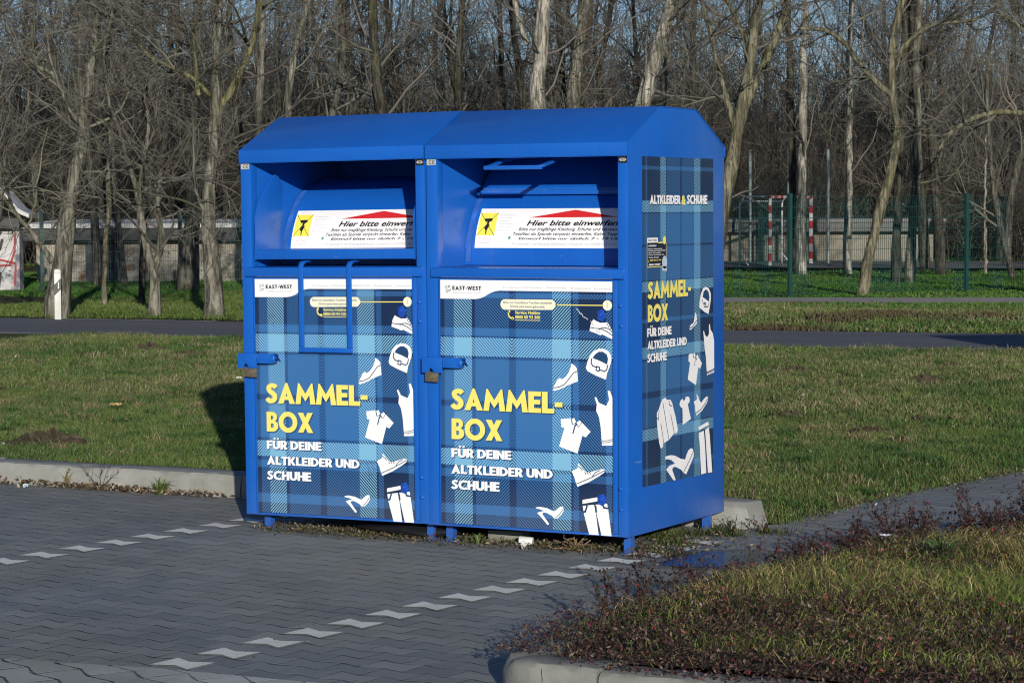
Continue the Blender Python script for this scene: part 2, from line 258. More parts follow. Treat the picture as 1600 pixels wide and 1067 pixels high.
# measured outlines (mm) of the printed pictures and centre lines of the trees (m)
D = json.loads('''{"f":{"oxford":[[956,1170],[971,1162],[995,1153],[1019,1154],[1034,1156],[1042,1147],[1051,1131],[1063,1113],[1069,1102],[1069,1073],[1042,1080],[1007,1095],[992,1092],[971,1100],[935,1111],[938,1132],[944,1150]],"oxford_l":[[[939,1129],[971,1125],[995,1124],[1030,1111],[1057,1095],[1068,1094]],[[986,1119],[1001,1127],[1025,1129],[1048,1120],[1060,1107]],[[1031,1143],[1040,1152]],[[1039,1133],[1048,1143]],[[1047,1122],[1055,1132]]],"bag":[[914,927],[923,960],[938,992],[959,1014],[989,1026],[1018,1024],[1042,1011],[1054,990],[1055,963],[1043,931],[1031,904],[1025,872],[970,891],[923,912]],"bag_h":[[952,978],[965,996],[986,1010],[1009,1010],[1030,997],[1037,976],[1032,948],[994,964]],"bag_l":[[[947,975],[944,952],[953,939],[974,932]],[[991,921],[1018,913],[1030,922],[1035,944]],[[974,937],[991,932],[987,913],[971,918],[974,937]]],"wedge":[[833,948],[851,939],[863,926],[866,910],[870,859],[850,853],[814,839],[778,821],[741,809],[729,810],[731,823],[739,839],[754,864],[769,875],[778,867],[802,881],[821,909],[830,931]],"wedge_l":[[[732,823],[766,829],[796,843],[820,871],[845,901],[866,910]]],"polo":[[772,668],[828,675],[836,643],[854,648],[874,630],[892,655],[940,612],[912,582],[894,590],[866,500],[763,531],[793,624],[777,629]],"polo_c":[[[835,671],[848,678],[860,658],[842,643]],[[861,655],[881,667],[890,657],[874,633]]],"polo_l":[[[854,641],[848,621],[842,601]],[[863,654],[856,638]]],"top":[[961,783],[972,784],[986,757],[1026,743],[1042,773],[1034,817],[1046,819],[1058,791],[1070,781],[1070,548],[1002,545],[995,636],[986,685],[970,717],[974,749]],"top_l":[[[1002,568],[1033,571],[1068,579]],[[1002,559],[1033,562],[1068,570]]],"sneaker":[[869,452],[881,441],[897,423],[913,410],[937,411],[969,420],[1005,430],[1016,425],[1013,411],[985,392],[929,360],[865,334],[859,346],[849,378],[833,410],[865,426]],"sneaker_l":[[[860,348],[929,377],[985,405],[1013,420]],[[869,437],[885,427],[893,416]],[[907,408],[913,399]],[[920,409],[926,400]],[[933,411],[939,402]],[[949,390],[965,409],[989,421]]],"waist":[[893,270],[985,289],[989,270],[893,250]],"legl":[[894,240],[957,249],[966,218],[983,99],[930,99],[901,200]],"legr":[[966,250],[1029,259],[1036,229],[1054,98],[998,98],[970,211]],"pants_l":[[[894,209],[909,212],[919,241]],[[1005,253],[1013,237],[1035,235]]],"heel":[[629,218],[654,223],[695,218],[727,205],[739,206],[756,221],[772,231],[784,229],[789,212],[776,190],[755,171],[739,168],[719,182],[690,194],[674,195],[667,187],[706,139],[696,133],[654,176],[637,191],[655,198],[677,203],[654,210],[633,213]],"heel_l":[[[743,174],[764,189],[784,216]]],"rosette1":[[1001,1189]],"rosette2":[[1002,276]],"T_sammel":[[142,697],[143,802],[731,698],[731,806],[783,730]],"T_box":[[145,544],[145,649],[441,551],[441,653]],"T_fur":[[143,452],[143,497],[492,457]],"T_alt":[[142,369],[143,411],[726,375]],"T_sch":[[142,288],[142,335],[424,295]],"header":[[78,1356],[1070,1359],[1069,1304],[447,1305],[407,1303],[370,1290],[338,1273],[310,1264],[79,1261]],"T_ew":[[154,1306],[154,1326],[322,1306]],"logo":[[131,1312]],"T_sub":[[156,1287],[322,1288]],"T_addr":[[445,1320],[1056,1323]],"pill":[[434,1261],[744,1265],[743,1212],[434,1209]],"pillT":[[450,1240],[727,1239],[488,1223],[685,1224]],"line":[[744,1237],[1010,1239]],"circ":[[1034,1239],[1060,1240]],"T_hot":[[516,1190],[516,1204],[659,1190]],"T_num":[[516,1167],[516,1181],[659,1167]],"phone":[[476,1196],[506,1166]],"uline":[[516,1160],[659,1160]],"rows":[1357,1308,1292,1266,1114,1072,1061,967,954,741,712,507,496,408,389,350,213,161,91],"cols":[71,106,157,265,284,477,515,724,827,841,871,1025,1054,1068],"sill":[[36,1419],[35,1371],[1127,1381],[1127,1426],[68,1424]],"lock":[[-10,961],[-10,883],[113,883],[113,909],[204,908],[236,956],[113,964]],"padlock":[[2,889],[77,889],[76,836],[2,842]],"bolts":[[1112,1238],[1115,1139],[1110,335],[1113,232]],"pillz":[[-16,2262]],"lip":[[92,1513],[1076,1513],[1076,1465],[91,1460]],"sill1":[[42,1419],[1125,1427],[1124,1368],[42,1358]],"handle":[[381,1454],[376,969],[408,975],[707,972],[675,984],[680,1456],[712,1456]],"lock1":[[3,952],[2,874],[130,876],[130,901],[226,906],[254,963]],"padlock1":[[28,870],[93,872],[92,830],[27,828]]},"s":{"T_ak":[[249,1737],[256,1782],[616,1737],[641,1737],[691,1737],[958,1737],[958,1785]],"T_sammel":[[223,1265],[223,1351],[696,1261],[697,1348],[743,1279]],"T_box":[[222,1150],[223,1235],[463,1149]],"T_fur":[[214,1076],[214,1119],[506,1074]],"T_alt":[[219,1014],[219,1055],[693,1008]],"T_sch":[[217,949],[217,991],[449,946]],"bag":[[852,1200],[855,1227],[872,1268],[899,1298],[936,1305],[974,1296],[1000,1267],[1001,1236],[988,1202],[971,1161],[919,1173]],"bag_h":[[894,1253],[906,1281],[936,1292],[967,1280],[981,1250],[974,1226],[928,1242]],"bag_l":[[[889,1240],[899,1219],[936,1210]],[[936,1200],[962,1199],[979,1223]],[[913,1222],[936,1219],[933,1198],[911,1202],[913,1222]]],"wedge":[[798,1176],[815,1167],[823,1132],[821,1118],[793,1106],[743,1087],[726,1091],[734,1108],[754,1118],[776,1120],[791,1147]],"wedge_l":[[[731,1097],[768,1103],[798,1123],[821,1133]]],"top":[[902,1075],[912,1074],[928,1051],[953,1040],[977,1056],[976,1105],[988,1108],[996,1079],[1026,1057],[1043,1018],[1045,850],[950,840],[936,940],[919,989],[912,1031]],"top_l":[[[947,850],[996,854],[1043,863]],[[947,857],[996,861],[1043,870]]],"polo":[[718,962],[764,966],[781,938],[801,940],[818,926],[843,941],[885,907],[865,881],[838,887],[809,797],[706,833],[734,917],[714,928]],"polo_c":[[[771,964],[788,967],[804,950],[784,940]],[[808,947],[828,956],[840,944],[819,928]]],"polo_l":[[[801,933],[789,900]]],"coat":[[375,735],[395,752],[430,758],[452,745],[491,744],[514,725],[529,695],[554,652],[581,587],[576,571],[547,564],[535,569],[491,547],[472,539],[407,528],[398,508],[374,505],[356,532],[334,612],[327,664],[329,689],[350,703]],"coat_l":[[[399,733],[429,656],[454,586],[472,539]],[[374,629],[395,576],[407,531]],[[494,667],[519,613],[538,568]],[[326,664],[344,652],[354,698]],[[473,738],[479,717],[506,710]]],"dress":[[601,711],[617,731],[639,739],[652,726],[674,732],[680,745],[716,744],[731,731],[725,710],[706,709],[716,682],[746,626],[642,602],[642,655],[639,690],[623,693]],"sneaker":[[815,752],[837,737],[854,714],[874,700],[906,716],[946,730],[966,723],[953,697],[887,658],[815,638],[802,659],[796,692],[780,712],[822,722]],"sneaker_l":[[[808,651],[874,667],[926,693],[955,718]]],"waist":[[841,576],[966,595],[976,576],[845,559]],"legl":[[847,545],[910,552],[926,473],[942,326],[877,324],[854,500],[845,523]],"legr":[[926,553],[972,566],[986,522],[1019,323],[963,323],[939,472]],"heel":[[429,459],[491,460],[541,454],[616,431],[673,421],[686,441],[712,465],[744,474],[770,468],[782,448],[780,427],[731,383],[686,343],[654,354],[622,373],[553,395],[522,395],[513,383],[556,326],[528,328],[466,372],[439,391],[478,407],[547,412],[503,434],[454,443],[429,444]],"heel_l":[[[654,360],[718,406],[775,454]]],"sticker":[[215,1569],[342,1567],[342,1544],[440,1543],[439,1424],[215,1423],[420,1553]],"poster":[[162,1973],[1037,1976],[160,332],[1035,317]],"rows":[1972,1924,1907,1756,1750,1696,1690,1531,1518,1353,1349,1299,1291,1162,1143,1025,1019,962,952,799,764,617,612,556,545,412,389,332],"cols":[161,201,222,364,376,442,452,616,636,788,866,877,1037]},"t":{"tri":[[421,230],[675,276],[924,232]],"yel":[[129,259],[232,259],[232,131],[131,132]]},"trees":{"T1":[[[-17.907,19.19,0.087,0.1912],[-17.866,19.246,0.642,0.1632],[-17.84,19.285,1.038,0.1492],[-17.786,19.357,1.731,0.124],[-17.664,19.472,2.522,0.1042],[-17.572,19.583,3.512,0.0861],[-17.461,19.699,4.403,0.0677],[-17.356,19.829,5.591,0.0615],[-17.3,19.946,6.977,0.0431]],[[-17.978,19.204,0.939,0.0559],[-18.222,19.097,1.337,0.042],[-18.492,18.973,1.685,0.0372],[-18.717,18.872,2.032,0.0322],[-18.987,18.748,2.38,0.0248]],[[-17.651,19.516,3.116,0.0492],[-17.785,19.453,3.266,0.0369],[-18.016,19.364,3.831,0.0369],[-18.281,19.231,4.011,0.0277],[-18.338,19.237,4.605,0.0215]],[[-17.535,19.622,3.809,0.0431],[-17.374,19.746,4.403,0.0308],[-17.169,19.894,4.996,0.0246]]],"T2":[[[-16.356,19.574,0.098,0.1021],[-16.333,19.62,0.646,0.0817],[-16.411,19.602,1.039,0.0664],[-16.526,19.571,1.529,0.0618],[-16.623,19.549,2.02,0.0515],[-16.681,19.535,2.314,0.0344]],[[-16.338,19.63,0.842,0.051],[-16.262,19.7,1.312,0.055],[-16.325,19.698,1.822,0.0412],[-16.284,19.75,2.312,0.0309]],[[-16.603,19.553,1.922,0.0412],[-16.521,19.634,2.509,0.0309],[-16.474,19.696,3.097,0.0275],[-16.573,19.679,3.685,0.0206]]],"T2b":[[[-19.752,22.774,0.526,0.0493],[-19.718,22.887,2.058,0.0439],[-19.74,22.963,3.481,0.0384],[-19.788,22.992,4.357,0.0384],[-19.694,23.104,5.342,0.0329],[-19.661,23.163,5.999,0.0274]]],"T2c":[[[-19.793,23.895,0.607,0.0561],[-19.776,23.994,2.064,0.0505],[-19.764,24.078,3.297,0.0505],[-19.833,24.068,3.745,0.0449],[-19.727,24.188,4.753,0.0337],[-19.722,24.232,5.426,0.0281]]],"T3":[[[-15.285,19.697,0.091,0.1666],[-15.323,19.711,0.654,0.1325],[-15.37,19.722,1.236,0.1251],[-15.413,19.747,2.012,0.0979],[-15.332,19.851,2.981,0.0891],[-15.358,19.885,3.757,0.0792],[-15.332,19.972,4.92,0.066],[-15.339,20.058,6.374,0.0495]],[[-15.312,19.879,3.252,0.0594],[-15.131,19.996,3.562,0.0594],[-14.905,20.154,4.142,0.0528],[-14.792,20.258,4.82,0.0462],[-14.785,20.315,5.693,0.0396]],[[-15.402,19.843,3.466,0.0462],[-15.665,19.718,3.739,0.033],[-15.993,19.552,3.925,0.0297],[-16.271,19.413,4.1,0.0264],[-16.536,19.294,4.49,0.0198]],[[-15.573,19.751,3.467,0.0396],[-15.627,19.752,3.952,0.0297],[-15.684,19.763,4.631,0.0264]]],"T3b":[[[-23.245,29.977,0.267,0.224],[-23.179,30.087,1.466,0.1629],[-23.116,30.202,2.769,0.1324],[-23.159,30.235,3.681,0.112],[-23.148,30.306,4.724,0.0814],[-23.142,30.39,6.027,0.0611],[-23.137,30.474,7.33,0.0458]]],"T4":[[[-20.851,29.007,0.469,0.094],[-20.893,29.163,3.347,0.0877],[-20.893,29.225,4.348,0.0752],[-20.86,29.336,5.849,0.0627],[-20.849,29.404,6.849,0.0501]]],"T5":[[[-21.575,30.897,0.546,0.0783],[-21.517,31.123,3.673,0.0718],[-21.437,31.231,4.715,0.0718],[-21.294,31.357,5.496,0.0587],[-21.196,31.458,6.278,0.0457]]],"T6":[[[-17.001,33.36,0.367,0.248],[-17.031,33.556,3.781,0.1697],[-17.011,33.639,4.954,0.1566],[-16.965,33.729,5.996,0.1436],[-16.976,33.82,7.56,0.1044]],[[-17.243,33.522,5.085,0.0587],[-17.416,33.461,5.607,0.0587],[-17.545,33.432,6.26,0.0522]]],"T7":[[[-17.819,36.329,0.311,0.1107],[-17.961,36.48,3.972,0.0761],[-18.024,36.519,5.147,0.0692],[-18.097,36.548,6.252,0.0692],[-18.146,36.591,7.357,0.0553]]],"T8":[[[-17.29,35.474,0.269,0.2443],[-17.31,35.687,3.861,0.1629],[-17.241,35.8,5.08,0.1154],[-17.158,35.912,6.164,0.129],[-17.152,36.0,7.519,0.095]]],"T9":[[[-14.83,32.255,0.339,0.2757],[-14.576,32.515,2.314,0.2005],[-14.299,32.752,3.714,0.1566],[-14.089,32.926,4.689,0.1504],[-13.919,33.068,5.501,0.1253],[-13.731,33.228,6.439,0.1002],[-13.593,33.381,7.689,0.0752]]],"T10":[[[-16.89,39.11,0.321,0.1292],[-16.908,39.329,4.005,0.0861],[-16.778,39.495,5.552,0.0718],[-16.514,39.678,6.196,0.0646],[-16.342,39.82,6.983,0.0503]]],"T11":[[[-12.661,32.289,0.334,0.2086],[-12.514,32.441,1.497,0.1779],[-12.332,32.604,2.538,0.1288],[-12.242,32.702,3.333,0.1104]],[[-12.24,32.699,3.272,0.092],[-12.019,32.864,4.006,0.0859],[-11.713,33.079,4.801,0.0798],[-11.482,33.253,5.596,0.0675],[-11.339,33.384,6.453,0.0552]],[[-12.271,32.678,3.211,0.0736],[-12.529,32.596,4.131,0.0552],[-12.721,32.546,4.99,0.0491],[-12.91,32.489,5.725,0.0491],[-13.042,32.456,6.339,0.0368]],[[-12.018,32.861,3.945,0.0613],[-12.089,32.872,4.741,0.0491],[-12.319,32.786,5.355,0.0491],[-12.546,32.694,5.846,0.0429]]],"T12":[[[-17.236,48.023,0.186,0.1151],[-17.294,48.114,2.157,0.1069],[-17.381,48.189,4.127,0.0987],[-17.482,48.257,6.098,0.074],[-17.555,48.34,8.069,0.0576]]],"T13":[[[-15.945,45.305,0.179,0.1331],[-15.981,45.387,1.821,0.1175],[-15.981,45.504,3.698,0.1018],[-16.016,45.582,5.262,0.094],[-16.009,45.683,6.826,0.0783],[-16.013,45.768,8.233,0.0627]]],"T14":[[[-14.953,45.842,0.19,0.1175],[-14.968,45.954,2.129,0.0861],[-14.996,46.056,4.006,0.0783],[-15.024,46.157,5.882,0.0627],[-15.024,46.274,7.759,0.0548]]],"T15":[[[-9.747,32.711,0.075,0.1081],[-9.607,32.84,0.95,0.0961],[-9.417,33.002,1.908,0.0961],[-9.246,33.147,2.746,0.0841],[-9.225,33.189,3.226,0.072],[-9.325,33.179,3.946,0.066],[-9.333,33.227,4.785,0.072],[-9.204,33.349,5.624,0.066],[-9.154,33.443,6.702,0.048]],[[-9.29,33.189,3.802,0.054],[-9.571,33.054,4.067,0.054],[-9.918,32.892,4.488,0.048],[-10.094,32.816,4.789,0.048],[-10.438,32.646,5.054,0.042],[-10.861,32.42,5.092,0.03]],[[-9.285,33.236,4.521,0.048],[-8.957,33.441,4.963,0.048],[-8.539,33.681,5.189,0.042],[-8.012,33.969,5.234,0.03],[-7.543,34.24,5.519,0.024]]],"T16":[[[-11.886,40.664,0.098,0.1057],[-11.893,40.783,2.082,0.0916],[-11.849,40.894,3.489,0.0846],[-11.831,40.991,4.897,0.0916],[-11.812,41.089,6.304,0.0846],[-11.819,41.173,7.711,0.0634]]],"T16b":[[[-11.738,41.085,0.088,0.1134],[-11.645,41.259,2.083,0.0992],[-11.639,41.35,3.498,0.0921],[-11.707,41.401,4.913,0.085],[-11.639,41.526,6.328,0.078],[-11.62,41.624,7.743,0.0567]]],"T17":[[[-11.981,47.46,0.363,0.0392],[-12.02,47.509,1.489,0.0313],[-12.034,47.579,2.74,0.0235],[-12.037,47.626,3.522,0.0157]]],"T18":[[[-5.73,33.751,0.186,0.2349],[-5.873,33.787,2.005,0.1762],[-6.008,33.801,3.413,0.1527],[-6.106,33.879,5.525,0.1175]],[[-5.961,33.812,3.178,0.0705],[-6.627,33.465,3.393,0.0587],[-7.249,33.134,3.478,0.0529],[-7.762,32.846,3.305,0.047],[-8.086,32.652,3.013,0.0352],[-8.244,32.545,2.662,0.0235]],[[-6.075,33.809,4.117,0.0587],[-6.659,33.537,4.824,0.047],[-7.289,33.225,5.296,0.0294]]]}}''')

# ------------------------------------------------------------------ lettering
def arc(cx, cy, rx, ry, a0, a1, n=14):
    return [(cx+rx*math.cos(math.radians(a0+(a1-a0)*i/n)), cy+ry*math.sin(math.radians(a0+(a1-a0)*i/n))) for i in range(n+1)]
def stroke(path, t):
    P = [np.array(p, float) for p in path]; L = []; R = []
    for i, p in enumerate(P):
        d = P[min(i+1, len(P)-1)]-P[max(i-1, 0)]; d /= np.linalg.norm(d)+1e-9
        n = np.array([-d[1], d[0]])*t/2
        L.append(tuple(p+n)); R.append(tuple(p-n))
    return L+R[::-1]
def smooth_path(pts, n=8):
    P = [np.array(p, float) for p in pts]; P = [2*P[0]-P[1]]+P+[2*P[-1]-P[-2]]; o = []
    for i in range(1, len(P)-2):
        for k in range(n):
            t = k/n; a, b, c, d = P[i-1], P[i], P[i+1], P[i+2]
            o.append(tuple(.5*((2*b)+(c-a)*t+(2*a-5*b+4*c-d)*t*t+(3*b-a-3*c+d)*t**3)))
    o.append(tuple(P[-2])); return o
G = {}
G['A'] = (.80, [[(0, 0), (.355, 1.04), (.445, 1.04), (.80, 0), (.545, 0), (.49, .19), (.31, .19), (.255, 0)], [(.362, .37), (.438, .37), (.40, .55)]])
G['M'] = (.94, [[(0, 0), (.13, 1.04), (.19, 1.04), (.47, .52), (.75, 1.04), (.81, 1.04), (.94, 0), (.70, 0), (.655, .46), (.47, .14), (.285, .46), (.24, 0)]])
G['E'] = (.55, [[(0, 0), (0, 1), (.53, 1), (.53, .78), (.24, .78), (.24, .61), (.50, .61), (.50, .40), (.24, .40), (.24, .22), (.54, .22), (.54, 0)]])
G['L'] = (.52, [[(0, 0), (0, 1), (.24, 1), (.24, .22), (.52, .22), (.52, 0)]])
G['-'] = (.32, [[(0, .31), (0, .53), (.32, .53), (.32, .31)]])
G['X'] = (.80, [[(0, 0), (.26, .50), (.01, 1), (.29, 1), (.40, .75), (.51, 1), (.79, 1), (.54, .50), (.80, 0), (.52, 0), (.40, .25), (.28, 0)]])
G['F'] = (.52, [[(0, 0), (0, 1), (.52, 1), (.52, .78), (.24, .78), (.24, .58), (.48, .58), (.48, .36), (.24, .36), (.24, 0)]])
G['I'] = (.24, [[(0, 0), (0, 1), (.24, 1), (.24, 0)]])
G['H'] = (.68, [[(0, 0), (0, 1), (.24, 1), (.24, .61), (.44, .61), (.44, 1), (.68, 1), (.68, 0), (.44, 0), (.44, .39), (.24, .39), (.24, 0)]])
G['N'] = (.70, [[(0, 0), (0, 1.0), (.19, 1.0), (.47, .50), (.47, 1), (.70, 1), (.70, 0), (.51, 0), (.23, .50), (.23, 0)]])
G['K'] = (.72, [[(0, 0), (0, 1), (.24, 1), (.24, .63), (.42, 1), (.70, 1), (.45, .52), (.72, 0), (.44, 0), (.24, .41), (.24, 0)]])
G['T'] = (.60, [[(.18, 0), (.18, .78), (0, .78), (0, 1), (.60, 1), (.60, .78), (.42, .78), (.42, 0)]])
G['W'] = (1.06, [[(.20, 0), (0, 1), (.25, 1), (.33, .45), (.47, 1), (.59, 1), (.73, .45), (.81, 1), (1.06, 1), (.86, 0), (.66, 0), (.53, .50), (.40, 0)]])
G['O'] = (.98, [arc(.49, .5, .49, .53, 0, 348, 29), arc(.49, .5, .245, .285, 0, 348, 29)])
G['C'] = (.74, [stroke(arc(.48, .5, .365, .40, 52, 308, 24), .235)])
G['D'] = (.74, [[(0, 0), (0, 1), (.26, 1)]+arc(.26, .5, .48, .5, 88, -88, 18)+[(.26, 0)], [(.24, .22), (.24, .78)]+arc(.26, .5, .24, .28, 88, -88, 14)])
G['B'] = (.62, [[(0, 0), (0, 1), (.30, 1)]+arc(.30, .745, .26, .255, 85, -55, 9)+arc(.31, .28, .30, .28, 62, -88, 10)+[(.30, 0)],
    [(.23, .61), (.23, .80), (.30, .80)]+arc(.29, .705, .07, .095, 70, -70, 6)+[(.29, .61)], [(.23, .20), (.23, .41), (.31, .41)]+arc(.30, .305, .08, .105, 70, -70, 6)+[(.30, .20)]])
G['R'] = (.66, [[(0, 0), (0, 1), (.30, 1)]+arc(.30, .68, .31, .32, 85, -50, 10)+[(.66, 0), (.39, 0), (.24, .32), (.24, 0)], [(.24, .56), (.24, .79), (.30, .79)]+arc(.29, .675, .085, .115, 70, -70, 6)+[(.29, .56)]])
G['S'] = (.56, [stroke(smooth_path([(.49, .79), (.40, .875), (.27, .89), (.15, .80), (.165, .65), (.29, .53), (.41, .41), (.42, .24), (.31, .125), (.17, .12), (.045, .25)]), .225)])
G['U'] = (.70, [stroke([(.12, 1), (.12, .75), (.12, .42)]+arc(.35, .36, .23, .245, 180, 360, 14)[1:-1]+[(.58, .42), (.58, .75), (.58, 1)], .24)])
G['Ü'] = (.70, G['U'][1]+[arc(.20, 1.21, .11, .11, 0, 330, 11), arc(.50, 1.21, .11, .11, 0, 330, 11)])
G['&'] = (.78, [stroke(smooth_path([(.74, .06), (.55, .25), (.30, .58), (.22, .76), (.32, .90), (.45, .82), (.42, .67), (.25, .53), (.12, .34), (.17, .15), (.35, .10), (.55, .24), (.68, .46)]), .17)])
def fill_curve(loops_list, name):
    """closed outlines (with holes) filled flat; returns verts, faces in 2-D"""
    cu = bpy.data.curves.new(name, 'CURVE'); cu.dimensions = '2D'; cu.fill_mode = 'BOTH'
    for lp in loops_list:
        sp = cu.splines.new('POLY'); sp.points.add(len(lp)-1)
        for q, p in zip(sp.points, lp): q.co = (p[0], p[1], 0, 1)
        sp.use_cyclic_u = True
    return curve_geo(cu)
def curve_geo(cu):
    ob = bpy.data.objects.new('tmp', cu); COL.objects.link(ob)
    dg = bpy.context.evaluated_depsgraph_get(); dg.update()
    me = ob.evaluated_get(dg).to_mesh()
    v = [(p.co.x, p.co.y) for p in me.vertices]; f = [tuple(p.vertices) for p in me.polygons]
    ob.evaluated_get(dg).to_mesh_clear(); bpy.data.objects.remove(ob); bpy.data.curves.remove(cu)
    return v, f
def headline(s, track=.02):
    """heavy geometric capitals, cap height 1; returns outlines and width"""
    x = 0; L = []
    for ch in s:
        if ch == ' ': x += .26; continue
        wd, lps = G[ch]
        L.append([[(px+x, py) for px, py in lp] for lp in lps]); x += wd+track
    return L, x-track
def geo_headline(s, x0, x1, z0, z1, track=.02):
    L, wd = headline(s, track); V = []; F = []
    sx = (x1-x0)/wd; sz = z1-z0
    for lps in L:
        v, f = fill_curve(lps, 'glyph')
        n = len(V); V += [(x0+px*sx, z0+py*sz) for px, py in v]; F += [tuple(i+n for i in q) for q in f]
    return V, F
def geo_text(s, x0, x1, z0, cap, bold=0.0, shear=0.0):
    """built-in face, fitted between x0 and x1 with the given capital height"""
    cu = bpy.data.curves.new('txt', 'FONT'); cu.body = s; cu.size = 1; cu.offset = bold; cu.shear = shear; cu.resolution_u = 3
    v, f = curve_geo(cu)
    xs = [p[0] for p in v]; a, b = min(xs), max(xs)
    return [(x0+(p[0]-a)*(x1-x0)/(b-a), z0+p[1]*cap/.729) for p in v], f
def geo_join(*gs):
    V = []; F = []
    for v, f in gs:
        n = len(V); V += list(v); F += [tuple(i+n for i in q) for q in f]
    return V, F
def geo_poly(*polys):
    V = []; F = []
    for p in polys:
        n = len(V); V += [tuple(q) for q in p]; F.append(tuple(range(n, n+len(p))))
    return V, F
def geo_lines(lines, t):
    V = []; F = []
    for ln in lines:
        for a, b in zip(ln[:-1], ln[1:]):
            a = np.array(a, float); b = np.array(b, float); d = b-a; L = np.linalg.norm(d)
            if L < 1e-6: continue
            d /= L; nrm = np.array([-d[1], d[0]])*t/2; e = d*t*.3
            n = len(V); V += [tuple(a-e-nrm), tuple(b+e-nrm), tuple(b+e+nrm), tuple(a-e+nrm)]; F.append((n, n+1, n+2, n+3))
    return V, F
def put(name, geo, m, parent, mapf):
    """lay a flat drawing on a surface: mapf turns its (s,t) into x,y,z"""
    v, f = geo
    if not f: return None
    me = bpy.data.meshes.new(name); me.from_pydata([mapf(*p) for p in v], [], f); me.update()
    return link(name, me, m, parent)
def on_front(y): return lambda s, t: (s, y, t)
def on_side(x): return lambda s, t: (x, s, t)
DR = (.735, 1.45, .45)
def on_drum(lift): return lambda s, t: (s, DR[0]-(DR[2]+lift)*math.cos(t/DR[2]), DR[1]+(DR[2]+lift)*math.sin(t/DR[2]))
def mm(pts): return [(a/1000, b/1000) for a, b in pts]
def disc(c, r, n=20): return [(c[0]+r*math.cos(2*PI*i/n), c[1]+r*math.sin(2*PI*i/n)) for i in range(n)]
def clipx(pts, xm): return [(min(a, xm), b) for a, b in pts]

WHITE = plain('print_white', (.80, .80, .81), .4, var=.04)
YELL = plain('print_yellow', (.80, .70, .155), .4, var=.04)
CREAM = plain('print_cream', (.80, .78, .60), .4, var=.04)
INK = plain('print_ink', (.012, .018, .035), .4, var=.1)
SHADE = plain('print_dark_blue', (.014, .055, .14), .4, var=.1)
LGREY = plain('print_light_grey', (.42, .44, .46), .4, var=.1)
PALEBLUE = plain('print_pale_blue', (.45, .55, .66), .4, var=.1)
RED = plain('print_red', (.58, .022, .025), .4, var=.05)
BLACK = plain('print_black', (.012, .012, .013), .45, var=.1)
BRASS = plain('padlock_brass', (.26, .22, .15), .42, .7, .35, 60)
STEEL = plain('steel', (.38, .38, .38), .35, .9, .2, 30)
PLATE = plain('label_plate', (.45, .45, .42), .5, .1, .1)
SPRAY = plain('marker_scribble', (.55, .60, .64), .5, var=.1)
CAPB = plain('blue_knob', (.012, .07, .42), .25, 0, .2, 40)

F = D['f']; S = D['s']; T_ = D['t']
fc = [c/1000 for c in F['cols']]; fr = [c/1000 for c in F['rows']][::-1]
N, K, B_, L_ = NAVY, DARKL, MIDB, LIGHT
PLAID_F = m_plaid('tartan_print', 0, fc, fr, [N, B_, L_, K, B_, K, B_, L_, K, B_, N, B_, N],
    [N, N, B_, N, B_, K, L_, K, B_, K, B_, K, L_, K, B_, N, B_, N][::-1], .496, .726)
sr = [c/1000 for c in S['rows']][::-1]; scl = [c/1000 for c in S['cols']]
PLAID_S = m_plaid('tartan_print_side', 1, scl, sr, [N, B_, N, K, L_, K, B_, K, B_, L_, K, N],
    [N, B_, N, K, L_, K, B_, K, B_, K, L_, K, N, B_, N, K, L_, K, B_, K, B_, K, L_, K, N, B_, N][::-1], .626, 1.0, dull=.86)

def zf(y): return 2.0378
PROF = [(0, .0949), (1.1824, .0949), (1.1824, 2.0378), (.8125, 2.2227), (.3709, 2.2227), (0, 2.0378)]
def pict(name, parent, mapf0, mapf1, polys, lines=(), t=.005, dark=(), clip=9):
    o = put(name, geo_poly(*[clipx(mm(p), clip) for p in polys]), WHITE, parent, mapf0)
    gs = [geo_lines([clipx(mm(l), clip) for l in lines], t)] if lines else []
    if dark: gs.append(geo_poly(*[mm(p) for p in dark]))
    if gs: put('line_drawing', geo_join(*gs), SHADE, o, mapf1)
    return o
def heads(parent, data, mf, sh, names=True):
    """SAMMEL-BOX / FÜR DEINE / ALTKLEIDER UND / SCHUHE with the printed offset behind the letters"""
    off = lambda g: ([(a+sh[0], b-sh[1]) for a, b in g[0]], g[1])
    for i, s in enumerate(('SAMMEL-', 'BOX', 'FÜR DEINE', 'ALTKLEIDER UND', 'SCHUHE')):
        g = geo_headline(s, *data[i])
        put('lettering_edge', off(g), SHADE, parent, mf(.0005)); put('heading_lettering' if i < 2 else 'slogan_lettering', g, YELL if i < 2 else WHITE, parent, mf(.0010))

